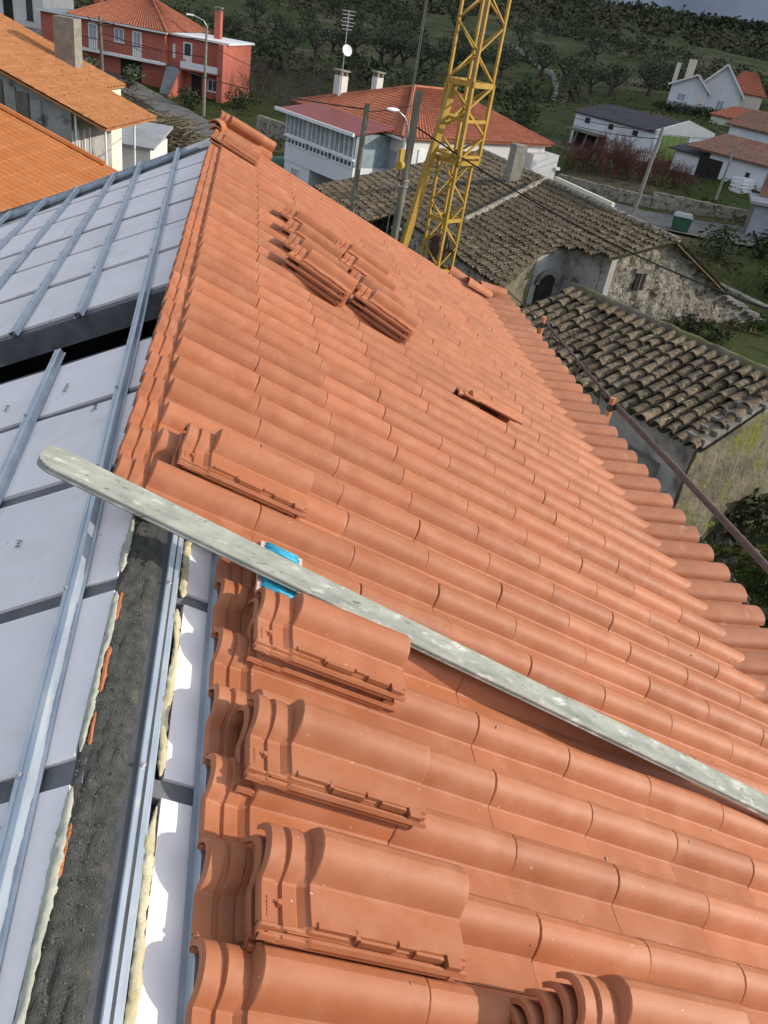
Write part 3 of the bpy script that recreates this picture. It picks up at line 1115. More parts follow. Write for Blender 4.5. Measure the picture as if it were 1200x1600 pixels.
def rough_wall(name, F, u, v, w, m, parent, res=.25, amp=.06, seed=0):
    """box wall along u with an uneven rubble face on both sides"""
    (u0, u1), (v0, v1) = u, v
    nu, nw = max(2, int((u1 - u0) / res)), max(2, int((w[1] - w[0]) / res))
    mb = MB()
    for side, vv, sg in ((0, v0, -1), (1, v1, 1)):
        for j in range(nw + 1):
            for i in range(nu + 1):
                a, b = u0 + (u1 - u0) * i / nu, w[0] + (w[1] - w[0]) * j / nw
                p = F(a, vv, b)
                d = amp * noise.noise(Vector(p) * 2.1) + amp * .6 * noise.noise(Vector(p) * 5.7)
                mb.v.append(F(a, vv + sg * d, b + (amp * noise.noise(Vector((a * 2, seed, 3))) if j == nw else 0)))
    n = nu + 1
    K = n * (nw + 1)
    for j in range(nw):
        for i in range(nu):
            k = j * n + i
            mb.f.append((k, k + 1, k + n + 1, k + n))
            mb.f.append((K + k, K + k + n, K + k + n + 1, K + k + 1))
    for i in range(nu):
        k = nw * n + i
        mb.f.append((k, k + 1, K + k + 1, K + k))
    for j in range(nw):
        k = j * n
        mb.f.append((k, k + n, K + k + n, K + k))
        k += nu
        mb.f.append((k, K + k, K + k + n, k + n))
    return mb.build(name, m, parent, 50)


# ------------------------------------------------------------------ old farmhouse with lichened barrel tiles
old_me = [cap_mesh('barrel_tile', 'old_tile', .074, .100, .44, .016, 7, .92) for _ in range(1)][0]


def barrel_roof(parent, O, along, up, n_col, n_row, pitch, course, size, n_obj, skip=lambda a, u: False, key=None):
    """rows of barrel tiles; O lower corner, along = eave direction, up = unit vector up the slope"""
    O, along, up = Vector(O), Vector(along).normalized(), Vector(up).normalized()
    nrm = along.cross(up).normalized()
    if nrm.z < 0:
        nrm = -nrm
    cells = []
    for i in range(n_col):
        for j in range(n_row):
            a, u = (i + .5) * pitch, j * course
            if not skip(a, u):
                cells.append((a, u))
    cells.sort(key=lambda q: (O + along * q[0] + up * q[1] - camp).length if key is None else key(O + along * q[0] + up * q[1]))
    st = MB()
    yv = nrm.cross(-up)
    # local axes: x runs down the slope, y across, z out of it
    base = Matrix((-up, nrm.cross(-up), nrm)).transposed().to_4x4()
    for k, (a, u) in enumerate(cells):
        sag = .03 * noise.noise(Vector((a * .9, u * .9, 2.2)))
        p = O + along * (a + random.uniform(-.018, .018)) + up * (u + course * 1.25 + random.uniform(-.035, .035)) + nrm * (.028 + sag + random.uniform(-.008, .012))
        m_ = base.copy()
        m_.translation = p
        m_ = m_ @ Matrix.Rotation(random.uniform(-.07, .07), 4, 'Z') @ Matrix.Rotation(rad(-4) + random.uniform(-.03, .03), 4, 'Y') @ Matrix.Scale(size * random.uniform(.93, 1.05), 4)
        m_ = m_ @ Matrix.Rotation(math.pi, 4, 'Z') @ Matrix.Translation((-.44, 0, 0)) if False else m_
        if k < n_obj:
            o = link('barrel_tile', old_me, None)
            o.parent = parent
            o.matrix_world = m_
        else:
            n = 5
            vs = []
            for x, r in ((0, .080), (.44, .098)):
                for q in range(n + 1):
                    ang = math.pi * q / n
                    vs.append(m_ @ Vector((x, -math.cos(ang) * r, math.sin(ang) * r)))
            for q in range(n + 1):
                ang = math.pi * q / n
                vs.append(m_ @ Vector((.44, -math.cos(ang) * .078, math.sin(ang) * .078)))
            st.add(vs, [(q, q + n + 1, q + n + 2, q + 1) for q in range(n)] + [(n + 1 + q, 2 * n + 2 + q, 2 * n + 3 + q, n + 2 + q) for q in range(n)])
    if st.v:
        st.build('far_barrel_tiles', 'old_tile', parent, 40, kind='stuff')
    # channels below the caps
    ch = MB()
    for a in range(n_col + 1):
        x = a * pitch
        segs = 14
        for s in range(segs):
            u0, u1 = n_row * course * s / segs, n_row * course * (s + 1) / segs
            if skip(min(max(x, .01), n_col * pitch - .01), (u0 + u1) / 2):
                continue
            q = []
            for uu in (u0, u1):
                for dv, dw in ((-.10, .03), (-.05, -.005), (0, -.018), (.05, -.005), (.10, .03)):
                    sag = .03 * noise.noise(Vector((x * .9, uu * .9, 2.2)))
                    q.append(O + along * (x + dv) + up * uu + nrm * (dw + sag))
            ch.add(q, [(k, k + 1, k + 6, k + 5) for k in range(4)])
    ch.build('channel_tiles', 'old_under', parent, 180, kind='stuff')


P5 = Vector((15.41, 25.1, -4.12))
RD = Vector((-.236, .972, 0))
FL = Vector((-.972, -.236, 0))
SL = .279


def FH(s, f, dz=0.0):
    """farmhouse: s along the ridge from the gable, f down the slope (horizontal metres)"""
    return P5 + RD * s + FL * f + Vector((0, 0, -SL * abs(f) + dz))


GFL = -7.4
farm = thing('stone_farmhouse', 'old stone farmhouse with lichened barrel tiles, arched dark doorway and rough gable', 'farmhouse')
up_v = (-FL + Vector((0, 0, SL)))
ul = up_v.length


def niche(a, u):
    f = 6.9 - (u + .3) / ul
    lim = np.interp(f, [2.5, 3.3, 4.3, 6.7], [0.0, 1.95, 1.75, 0.0], left=-1, right=-1)
    return a < lim

barrel_roof(farm, FH(-.55, 6.9), RD, up_v, 42, 20, .22, .36, 1.0, 290, skip=niche)
annex = thing('old_tiled_house', 'long low house with lichened barrel tiles behind the crane, adjoining the stone farmhouse', 'house')
barrel_roof(annex, FH(8.75, 8.6), RD, up_v, 29, 25, .22, .36, 1.0, 290, skip=lambda a, u: False)
# ridge and party line mortar
for (s0, f0, s1, f1, par) in ((-.5, 0, 8.6, 0, farm), (8.7, 0, 15.2, 0, annex)):
    mb = MB()
    pts = [FH(s0 + (s1 - s0) * i / 24, f0, .05 + .03 * noise.noise(Vector((i * .7, 1, 1)))) for i in range(25)]
    mb.tube(pts, .13, 8)
    mb.build('ridge_cap', 'stone', par, 180)
mb = MB()
pts = [FH(8.67 - 2.67 * t, 5.2 * t, .10 + .03 * noise.noise(Vector((t * 9, 4, 1)))) for t in [i / 20 for i in range(21)]]
mb.tube(pts, .15, 8)
mb.build('party_wall_cap', 'stone', annex, 180)
mb = MB()
mb.bar(FH(3.7, -.05, .12), FH(8.3, -.2, .16), .14, .42)
mb.build('ridge_parapet', 'cream', farm)
# far slope of both roofs
mb = sheet(FH(15.2, -3.4, -.9), FH(-.4, -3.4, -.9), FH(-.4, -.05, 0), FH(15.2, -.05, 0), .22, .36, .07, .03)
mb.build('back_roof_slope', 'old_tile', farm)
# walls
gd = FL
GW = lambda u, v, w: tuple(P5 + FL * (-u) + RD * v + Vector((0, 0, w - P5.z + GFL)))
HG = P5.z - GFL


def gable_poly(v0, v1, pts):
    return MB().prism([GW(u, v0, w) for u, w in pts], [GW(u, v1, w) for u, w in pts])


def rough_gable():
    """gable with an uneven face: columns of vertices between the ground and the roof line"""
    mb = MB()
    us = [-2.55 + .1 * i for i in range(85)]
    nz = 30
    for side, v in ((0, -.05), (1, .5)):
        for u in us:
            top = HG - (SL * -u if u < 0 else .56 * u if u < 3.0 else 1.68 + .42 * (u - 3.0)) - .06
            for j in range(nz + 1):
                w = -.9 + (top + .9) * j / nz
                p = Vector(GW(u, v, w))
                d = (.12 * noise.noise(p * 1.6) + .09 * noise.noise(p * 4.5)) * (1 if side == 0 else 0)
                mb.v.append(GW(u, v - d, w + (.06 * noise.noise(Vector((u * 3, 1, 5))) if j == nz else 0)))
    n = nz + 1
    K = n * len(us)
    for i in range(len(us) - 1):
        for j in range(nz):
            k = i * n + j
            mb.f.append((k, k + n, k + n + 1, k + 1))
            mb.f.append((K + k, K + k + 1, K + k + n + 1, K + k + n))
        k = i * n + nz
        mb.f.append((k, k + n, K + k + n, K + k))
    for k0 in (0, (len(us) - 1) * n):
        for j in range(nz):
            k = k0 + j
            mb.f.append((k, k + 1, K + k + 1, K + k) if k0 else (k, K + k, K + k + 1, k + 1))
    return mb.build('gable_wall', 'stone', farm, 60)


rough_gable()
boxpart('window', GW, (-.98, -.55), (-.13, .02), (1.38, 2.0), 'dark', farm)
boxpart('window_lintel', GW, (-1.12, -.42), (-.17, -.02), (2.0, 2.14), 'rock', farm)
boxpart('window_bar', GW, (-.79, -.74), (-.15, -.132), (1.38, 2.0), 'old_pole', farm)
# verge stones along the right rake
for i in range(20):
    u = .15 + i * .36
    w = HG - (.56 * u if u < 3.0 else 1.68 + .42 * (u - 3.0)) + .0
    mb = MB()
    a = random.uniform(.13, .2)
    rr = random.uniform(-.05, .05)
    mb.box(GW, (u - a, u + a), (-.22 + rr, .35 + rr), (w - .10 + rr, w + .03 + rr))
    mb.build('verge_stone', 'rock', farm)
# arched doorway in a recess under the cut-back roof
def slant_wall(name, p, q, t, m):
    """wall from (u,v) p to q, thickness t, its top following the roof plane"""
    (u0, v0), (u1, v1) = p, q
    d = Vector((u1 - u0, v1 - v0)).normalized()
    n_ = Vector((-d.y, d.x)) * t
    top = lambda u: HG - SL * abs(u) - .03
    nseg = 10
    mb = MB()
    for k in range(nseg + 1):
        u, v = u0 + (u1 - u0) * k / nseg, v0 + (v1 - v0) * k / nseg
        for j in range(9):
            w = -.9 + (top(u) + .9) * j / 8
            e = .05 * noise.noise(Vector((u * 2.5, v * 2.5, w * 2.5)))
            mb.v.append(GW(u - n_.x * e / t, v - n_.y * e / t, w))
        for j in range(9):
            mb.v.append(GW(u + n_.x, v + n_.y, -.9 + (top(u) + .9) * j / 8))
    for k in range(nseg):
        for j in range(8):
            g_ = k * 18 + j
            mb.f += [(g_, g_ + 18, g_ + 19, g_ + 1), (g_ + 9, g_ + 10, g_ + 28, g_ + 27)]
        g_ = k * 18 + 8
        mb.f.append((g_, g_ + 18, g_ + 27, g_ + 9))
    for g_ in (0, nseg * 18):
        mb.f.append((g_, g_ + 8, g_ + 17, g_ + 9))
    return mb.build(name, m, farm, 60)


slant_wall('rubble_wall', (-6.75, -.55), (-4.55, 1.15), .4, 'stone_moss')
slant_wall('porch_wall', (-4.55, 1.15), (-3.0, 1.5), .35, 'old_render')
slant_wall('porch_return_wall', (-3.0, 1.5), (-2.45, -.35), .3, 'old_render')
arc = [(-4.25, -.5), (-4.25, 1.05)] + [(-3.85 - .40 * math.cos(math.pi * k / 8), 1.05 + .36 * math.sin(math.pi * k / 8)) for k in range(1, 8)] + [(-3.45, 1.05), (-3.45, -.5)]
av = lambda u: 1.15 + .35 * (u + 4.55) / 1.55
MB().prism([GW(u, av(u) - .10, w) for u, w in arc][::-1], [GW(u, av(u) + .05, w) for u, w in arc][::-1]).build('doorway', 'dark', farm)
for k in range(9):
    a0, a1 = math.pi * k / 9, math.pi * (k + .9) / 9
    ring_ = [(-3.85 - r * math.cos(a), 1.05 + r * math.sin(a) * .92) for r, a in ((.40, a0), (.56, a0), (.56, a1), (.40, a1))]
    MB().prism([GW(u, av(u) - .16, w) for u, w in ring_][::-1], [GW(u, av(u) - .02, w) for u, w in ring_][::-1]).build('arch_stone', 'rock', farm)
boxpart('front_wall', GW, (-6.7, -6.3), (.2, 8.6), (-.9, HG - SL * 6.6 - .08), 'stone', farm)
boxpart('front_wall', GW, (-8.3, -7.9), (8.8, 15.0), (-.9, HG - SL * 8.2 - .08), 'stone', annex)
boxpart('back_wall', GW, (7.6, 8.0), (.2, 15.0), (-.9, .4), 'stone', annex)
boxpart('end_wall', GW, (-8.0, 3.0), (14.8, 15.1), (-.9, HG - SL * 8.2 - .1), 'stone', annex)
chimney(GW, -1.2, 9.6, HG - .6, HG + 1.25, .55, 'concrete', annex, cap=False)

# ------------------------------------------------------------------ low barn just beyond the eave
barn = thing('old_stone_barn', 'low stone barn with mossy barrel tiles just beyond the guard rail', 'barn')
E1 = Vector((7.65, 7.75, -3.85))
ED = Vector((-.49, .872, 0)).normalized()
UD = Vector((ED.y, -ED.x, 0))
UP = UD + Vector((0, 0, .31))
barrel_roof(barn, E1 - ED * .1 - UP * .05, ED, UP, 22, 7, .235, .36, 1.12, 300)
LB = lambda u, v, w: tuple(E1 + ED * u + UD * v + Vector((0, 0, w)))
rough_wall('front_wall', LB, (.1, 5.0), (.25, .7), (-3.2, -.06), 'old_render', barn, .25, .06, 1)
boxpart('barn_opening', LB, (1.0, 2.3), (.10, .28), (-3.2, -1.0), 'dark', barn)
boxpart('lintel', LB, (.55, 2.7), (.05, .27), (-1.0, -.66), 'rock', barn)
rough_wall('gable_wall', swap(LB), (.3, 4.6), (.05, .5), (-3.2, -.02), 'stone_moss', barn, .25, .07, 2)
mb = MB()
for u0 in (.06, 4.6):
    mb = MB()
    mb.prism([LB(u0, .3, -.1), LB(u0, 2.45, .62), LB(u0, 4.6, -.1)], [LB(u0 + .4, .3, -.1), LB(u0 + .4, 2.45, .62), LB(u0 + .4, 4.6, -.1)])
    mb.build('gable_top', 'stone_moss', barn)
mb = sheet(LB(5.05, 4.8, -.02), LB(.0, 4.8, -.02), LB(.0, 2.42, .74), LB(5.05, 2.42, .74), .235, .36, .07, .03)
mb.build('back_roof_slope', 'old_tile', barn)
mb = MB()
mb.tube([LB(-.05 + 5.15 * i / 24, 2.42, .79 + .03 * noise.noise(Vector((i * .8, 3, 3)))) for i in range(25)], .12, 8)
mb.build('ridge_cap', 'stone_moss', barn, 180)
for i in range(8):
    v = .2 + i * .3
    mb = MB()
    rr = random.uniform(-.04, .04)
    mb.box(LB, (-.14 + rr, .22), (v - .14, v + .15), (.31 * v - .05 + rr, .31 * v + .09 + rr))
    mb.build('verge_stone', 'rock', barn)

# ------------------------------------------------------------------ white house with sunroom
wh = thing('white_house_with_sunroom', 'white house with red tiled hip roof and glazed sunroom under a burgundy roof', 'house')
W = frame(7.87, 40.3, -7.8, 32)
boxpart('wall', W, (0, 11.2), (0, 9), (-2, 3.8), 'white', wh)
hip = [(-.35, -.35), (11.5, -.35), (11.5, 9.35), (-.35, 9.35)]
ra, rb = W(4.3, 4.5, 5.55), W(7.2, 4.5, 5.55)
c4 = [W(u, v, 3.75) for u, v in hip]
for q, nm in (((c4[0], c4[1], rb, ra), 'roof_slope'), ((c4[3], c4[0], ra, ra), 'roof_slope'), ((c4[2], c4[3], ra, rb), 'roof_slope'), ((c4[1], c4[2], rb, rb), 'roof_slope')):
    sheet(*q, .24, .36, .06, .03).build(nm, 'red_roof', wh)
for a, b in ((c4[0], ra), (c4[1], rb), (c4[3], ra), (ra, rb)):
    MB().tube([Vector(a).lerp(Vector(b), i / 12) + Vector((0, 0, .05)) for i in range(13)], .10, 6).build('ridge_cap', 'red_roof', wh)
boxpart('eave_gutter', W, (-.40, -.30), (-.3, 2.4), (3.66, 3.76), 'white_paint', wh)
# sunroom
sr = boxpart('sunroom_base', W, (-2.2, -.01), (.9, 7.0), (1.15, 2.05), 'white_b', wh)
boxpart('lower_wall', W, (-2.15, -.02), (4.6, 7.0), (-2, 1.15), 'white_b', wh)
boxpart('porch_back_wall', W, (-.6, -.02), (.9, 4.6), (-2, 1.15), 'white_b', wh)
boxpart('door', W, (-.66, -.6), (3.0, 4.2), (-2, .75), 'dark', wh)
WS = swap(W)
window_u(WS, 1.3, 2.5, -.9, .6, -.6, wh, -1, 'curtain', 'white_paint', 1)
for k in range(3):
    a = .98 + k * 2.02
    window_u(WS, a, a + 1.95, 2.45, 3.62, -2.2, wh, -1, 'curtain', 'white_paint', 4, t=.07, sill=False)
    window_u(WS, a, a + 1.7, 2.02, 2.36, -2.2, wh, -1, 'glass', 'white_paint', 4, t=.07, sill=False, name='low_window')
boxpart('sunroom_sill', W, (-2.32, -2.2), (.85, 7.05), (2.36, 2.45), 'white_paint', wh)
boxpart('sunroom_frame', W, (-2.2, -.02), (.90, 1.0), (2.05, 3.62), 'curtain', wh)
boxpart('sunroom_back', W, (-2.12, -.02), (1.0, 6.95), (2.05, 3.62), 'curtain', wh)
slabroof(W(-2.75, .45, 3.66), W(-2.75, 7.3, 3.66), W(-.2, 7.3, 4.05), W(-.2, .45, 4.05), .06).build('sunroom_roof', 'burgundy', wh)
boxpart('sunroom_fascia', W, (-2.84, -2.75), (.42, 7.33), (3.56, 3.72), 'white_paint', wh)
window_u(WS, 5.6, 6.3, -.2, .95, -2.15, wh, -1, 'shutter', 'white_paint', 1)
# left facade close to the corner
window_u(WS, -.01 + .45, 1.0 + .45, .9, 2.8, 0.0, wh, -1, 'shutter', 'metal_grey', 1) if False else None
boxpart('shutter', W, (-.05, 0), (.25, .80), (1.3, 3.0), 'shutter', wh)
boxpart('glazed_door', W, (1.2, 2.1), (-.05, -.003), (1.2, 3.2), 'white_paint', wh)
c = chimney(W, 1.6, 7.6, 3.9, 5.45, .55, 'white', wh)
chimney(W, 3.9, 7.2, 4.6, 5.6, .46, 'white', wh)
boxpart('annex_wall', W, (9.6, 11.9), (-.6, 6), (-2, 3.3), 'white', wh)
boxpart('wall_lamp', W, (11.7, 12.05), (-.78, -.6), (2.5, 2.65), 'white_paint', wh)
ant = thing('tv_antenna', 'thin tv antenna and white satellite dish on the white house chimney', 'antenna')
AB = Vector(W(1.35, 7.25, 4.4))
MB().tube([AB, AB + Vector((0, 0, 4.2))], .03, 6).build('mast', 'metal_grey', ant)
for k in range(6):
    z = 3.3 + k * .17
    l = .28 + .05 * (k % 3)
    MB().tube([AB + Vector((-l, -.1, z)), AB + Vector((l, .1, z))], .018, 5).build('element', 'metal_grey', ant)
mb = MB()
nd = 16
dc, dn = AB + Vector((.12, -.25, 2.35)), Vector((.35, -.85, .35)).normalized()
sx = dn.cross(Vector((0, 0, 1))).normalized()
sy = sx.cross(dn)
for r, dpt in ((0, -.06), (.15, -.04), (.29, 0)):
    for k in range(nd):
        a = 2 * math.pi * k / nd
        mb.v.append(tuple(dc + dn * dpt + (sx * math.cos(a) + sy * math.sin(a)) * max(r, .01)))
for i in range(2):
    for k in range(nd):
        mb.f.append((i * nd + k, i * nd + (k + 1) % nd, (i + 1) * nd + (k + 1) % nd, (i + 1) * nd + k))
mb.build('dish', 'white_paint', ant, 180)

# ------------------------------------------------------------------ red house
rh = thing('red_house', 'red painted two storey house with tiled hip roof, balcony and outside stairs', 'house')
RH = frame(-18.06, 81.9, -8.0, -19.1)
boxpart('main_wall', RH, (3.3, 11.6), (0, 8.6), (-1.5, 4.5), 'red', rh)
boxpart('side_block_wall', RH, (0, 3.28), (.25, 7), (-1.5, 4.3), 'red', rh)
boxpart('flat_roof', RH, (-.3, 3.2), (-.1, 7.3), (4.3, 4.46), 'white_paint', rh)
boxpart('flat_roof_top', RH, (-.2, 3.1), (0, 7.2), (4.463, 4.50), 'grey_roof', rh)
cc = [RH(u, v, 4.48) for u, v in ((2.9, -.5), (12.0, -.5), (12.0, 9.1), (2.9, 9.1))]
r1, r2 = RH(6.6, 4.3, 6.55), RH(8.4, 4.3, 6.55)
for q in ((cc[0], cc[1], r2, r1), (cc[1], cc[2], r2, r2), (cc[2], cc[3], r1, r2), (cc[3], cc[0], r1, r1)):
    sheet(*q, .26, .38, .07, .03).build('roof_slope', 'red_roof', rh)
for a, b in ((cc[0], r1), (cc[1], r2), (cc[2], r2), (r1, r2)):
    MB().tube([Vector(a).lerp(Vector(b), i / 10) + Vector((0, 0, .05)) for i in range(11)], .10, 6).build('ridge_cap', 'red_roof', rh)
boxpart('eave_board', RH, (2.9, 12.0), (-.52, -.42), (4.36, 4.5), 'white_paint', rh)
boxpart('balcony_slab', RH, (3.1, 11.75), (-1.0, -.003), (2.02, 2.2), 'white_paint', rh)
mb = MB()
for k in range(44):
    u = 3.15 + k * .197
    mb.box(RH, (u - .012, u + .012), (-.96, -.93), (2.2, 3.05))
mb.box(RH, (3.12, 11.73), (-.97, -.92), (3.05, 3.10))
mb.box(RH, (3.12, 3.16), (-.92, 0), (3.05, 3.10))
mb.box(RH, (11.69, 11.73), (-.92, 0), (3.05, 3.10))
mb.build('balcony_railing', 'dark_iron', rh)
for u in (5.0, 9.05):
    d = boxpart('balcony_door', RH, (u - .42, u + .42), (-.06, -.003), (2.22, 4.15), 'white_paint', rh)
    boxpart('pane', RH, (u - .30, u - .03), (-.075, -.062), (2.9, 4.02), 'shutter', d)
    boxpart('pane', RH, (u + .03, u + .30), (-.075, -.062), (2.9, 4.02), 'shutter', d)
window_u(RH, 6.95, 7.85, 3.05, 4.1, 0, rh, -1, 'shutter', 'white_paint', 1)
boxpart('garage_opening', RH, (7.5, 9.4), (-.04, -.003), (-.2, 1.85), 'dark', rh)
window_u(RH, 4.3, 5.2, .5, 1.4, 0, rh, -1, 'glass', 'white_paint', 1)
boxpart('wing_wall', RH, (11.62, 17.0), (.6, 6.5), (-1.5, 4.35), 'red', rh)
boxpart('wing_flat_roof', RH, (11.65, 17.2), (.3, 6.8), (4.35, 4.5), 'white_paint', rh)
boxpart('wing_parapet', RH, (13.2, 16.6), (-.5, -.38), (2.1, 2.6), 'white_paint', rh)
boxpart('wing_balcony_slab', RH, (13.2, 16.9), (-.5, .59), (1.98, 2.1), 'red', rh)
boxpart('wing_pier', RH, (16.5, 17.0), (-.5, .59), (-1.5, 4.35), 'red', rh)
wd = boxpart('wing_door', RH, (13.0, 13.8), (.54, .597), (2.12, 4.0), 'white_paint', rh)
boxpart('pane', RH, (13.12, 13.68), (.52, .537), (3.0, 3.9), 'glass', wd)
boxpart('wing_lower_opening', RH, (13.8, 14.7), (.54, .597), (-.3, 1.7), 'dark', rh)
window_u(RH, 15.3, 16.2, .6, 1.5, .6, rh, -1, 'glass', 'white_paint', 1)
boxpart('narrow_window', RH, (12.05, 12.25), (.54, .597), (2.6, 3.7), 'white_paint', rh)
for k in range(11):
    boxpart('stair_step', RH, (11.95, 13.05), (-2.6 + k * .20, .55), (-1.0 + k * .27, -.74 + k * .27), 'grey_roof', rh)
MB().prism([RH(13.06, -2.8, -1.2), RH(13.06, .55, -1.2), RH(13.06, .55, 2.7), RH(13.06, -2.8, -.2)],
           [RH(13.22, -2.8, -1.2), RH(13.22, .55, -1.2), RH(13.22, .55, 2.7), RH(13.22, -2.8, -.2)]).build('stair_wall', 'red', rh)
chimney(RH, 3.5, 4.0, 4.5, 6.1, .6, 'red', rh)
chimney(RH, 14.9, 3.6, 4.5, 6.6, .55, 'red', rh)
gw = thing('red_garden_wall', 'low red garden wall in front of the red house by the road', 'wall')
boxpart('wall', RH, (9.8, 13.3), (-3.4, -3.2), (-1.6, -.1), 'red', gw)
boxpart('wall', RH, (13.3, 13.5), (-3.4, .0), (-1.6, .1), 'red', gw)
boxpart('wall', RH, (15.6, 17.4), (-2.4, -2.2), (-1.6, -.2), 'stone', gw)
boxpart('pier', RH, (9.5, 9.8), (-3.45, -3.15), (-1.6, .5), 'red', gw)

# ------------------------------------------------------------------ orange roofs at the left
def tilted(K, d, u, L0, L1, H0, H1):
    K, d, u = Vector(K), Vector(d), Vector(u)
    return [tuple(K + d * a + u * b) for a, b in ((L0, H0), (L1, H0), (L1, H1), (L0, H1))]


od = (.29, .957, 0)
ou = (-.957, .29, .325)
KA = Vector((-2.925, 18.069, -2.887))
oh = thing('orange_roofed_house', 'neighbouring house with a clean bright orange roof right behind the boards', 'house')
sheet(*tilted(KA, od, ou, -12, .05, -.6, 7), .23, .40, .055, .012).build('roof_slope', 'orange_roof', oh)
OW = lambda u, v, w: tuple(KA + Vector(od) * u + Vector((-.957, .29, 0)) * v + Vector((0, 0, w)))
boxpart('wall', OW, (-11.8, -.12), (.4, 12), (-4.6, -.02), 'white', oh)
MB().prism([OW(-.3, .4, -.02), OW(-.3, 12, -.02), OW(-.3, 7, 2.1)], [OW(-.1, .4, -.02), OW(-.1, 12, -.02), OW(-.1, 7, 2.1)]).build('gable', 'old_render', oh)
MB().tube([OW(.02, .1 + 6.9 * i / 20, .05 + 6.9 * i / 20 * .325 + .04) for i in range(21)], .07, 6).build('verge', 'orange_roof', oh)

KB = Vector((-4.059, 25.389, -3.222))
ob = thing('worn_orange_roofed_house', 'old house with worn speckled orange roof, stained wall and tall concrete chimney', 'house')
sheet(*tilted(KB, od, ou, -.05, 3.9, .0, 8.5), .23, .40, .055, .014).build('roof_slope', 'orange_old', ob)
sheet(*tilted(KB, od, ou, 3.9, 5.6, 1.9, 8.5), .23, .40, .055, .014).build('roof_slope', 'orange_old', ob)
OB = lambda u, v, w: tuple(KB + Vector(od) * u + Vector((-.957, .29, 0)) * v + Vector((0, 0, w)))
MB().prism([OB(.25, 1.3, -5), OB(.25, 8.5, -5), OB(.25, 8.5, 2.62), OB(.25, 1.3, .32)], [OB(.5, 1.3, -5), OB(.5, 8.5, -5), OB(.5, 8.5, 2.62), OB(.5, 1.3, .32)]).build('stained_wall', 'old_render', ob)
boxpart('wall', OB, (.5, 3.7), (1.6, 1.8), (-5, .4), 'old_render', ob)  # darker grey render puts this wall's shade into its colour
boxpart('end_wall', OB, (5.2, 5.4), (2.2, 8.5), (-5, .55), 'white', ob)
boxpart('doorway', OB, (.22, .25), (1.7, 2.0), (-5, -.5), 'dark', ob)
boxpart('step_wall', OB, (3.92, 5.3), (1.95, 2.1), (-5, .52), 'cream', ob)
for k in range(5):
    boxpart('wall_panel', OB, (.19, .25), (2.25 + k * .42, 2.6 + k * .42), (-3, .45 + k * .12), 'old_pole' if k % 2 else 'old_render', ob)
boxpart('chimney', OB, (4.2, 4.75), (3.1, 3.85), (.6, 2.55), 'concrete', ob)
for a, b in ((.15, .12), (2.3, .12), (.15, 1.1)):
    MB().tube([OB(a, b, -5), OB(a, b, .325 * b)], .035, 8).build('porch_post', 'white_paint', ob)
for k in range(4):
    boxpart('porch_glazing_bar', OB, (.25 + k * .4, .30 + k * .4), (1.28, 1.33), (-2.2, -.3), 'white_paint', ob)
hut = thing('small_grey_hut', 'small white hut with grey roof behind the porch posts', 'shed')
HB = frame(-5.6, 34.0, -8.2, -10)
boxpart('wall', HB, (0, 2.0), (0, 2.6), (-.6, 3.2), 'white', hut)
slabroof(HB(-.2, -.2, 3.2), HB(2.2, -.2, 3.2), HB(2.2, 2.8, 3.7), HB(-.2, 2.8, 3.7)).build('roof', 'grey_roof', hut)

# ------------------------------------------------------------------ white house in the top left corner
tl = thing('white_house_corner', 'bright white house with narrow dark windows in the top left corner', 'house')
TLF = frame(-27.5, 92.5, -7.2, -10)
boxpart('wall', TLF, (0, 8.0), (0, 8), (-.6, 6), 'white', tl)
boxpart('doorway', TLF, (4.2, 5.1), (-.05, -.003), (.6, 3.6), 'dark', tl)
for u in (2.4, 6.4):
    window_u(TLF, u, u + .6, 2.0, 3.7, 0, tl, -1, 'glass', 'dark_iron', 0)
boxpart('plinth', TLF, (0, 8.0), (-.04, -.003), (-.6, 1.4), 'old_render', tl)
boxpart('terrace', TLF, (3.5, 10.5), (-2.6, -.05), (-.6, .1), 'white', tl)
slabroof(TLF(-.3, -.3, 6), TLF(8.3, -.3, 6), TLF(8.3, 4, 7.6), TLF(-.3, 4, 7.6)).build('roof_slope', 'red_roof', tl)
slabroof(TLF(8.3, 8.3, 6), TLF(-.3, 8.3, 6), TLF(-.3, 4, 7.6), TLF(8.3, 4, 7.6)).build('roof_slope', 'red_roof', tl)

# ------------------------------------------------------------------ right background
wb = thing('white_barn', 'long white barn with dark low roof, small square windows and green door', 'barn')
BN = frame(32.2, 63.6, -6.2, 29)
boxpart('wall', BN, (0, 8), (0, 8.6), (-1, 2.3), 'white_b', wb)
slabroof(BN(-.25, .15, 2.33), BN(-.25, 8.8, 2.33), BN(4, 8.8, 3.15), BN(4, .15, 3.15), .1).build('roof_slope', 'dark_roof', wb)
slabroof(BN(8.25, 8.8, 2.33), BN(8.25, .15, 2.33), BN(4, .15, 3.15), BN(4, 8.8, 3.15), .1).build('roof_slope', 'dark_roof', wb)
MB().prism([BN(-.05, -.12, 2.2), BN(8.05, -.12, 2.2), BN(8.05, -.12, 2.6), BN(4, -.12, 3.35), BN(-.05, -.12, 2.45)],
           [BN(-.05, .14, 2.2), BN(8.05, .14, 2.2), BN(8.05, .14, 2.6), BN(4, .14, 3.35), BN(-.05, .14, 2.45)]).build('parapet', 'white', wb)
dg = boxpart('green_door', BN, (1.0, 4.4), (-.06, -.003), (-.4, 2.1), 'green_door', wb)
for k in range(5):
    boxpart('door_rib', BN, (1.0 + k * .82, 1.06 + k * .82), (-.09, -.062), (-.4, 2.1), 'green_door', dg)
boxpart('pipe', BN, (4.6, 4.75), (-.16, -.02), (-.5, 2.2), 'white_paint', wb)
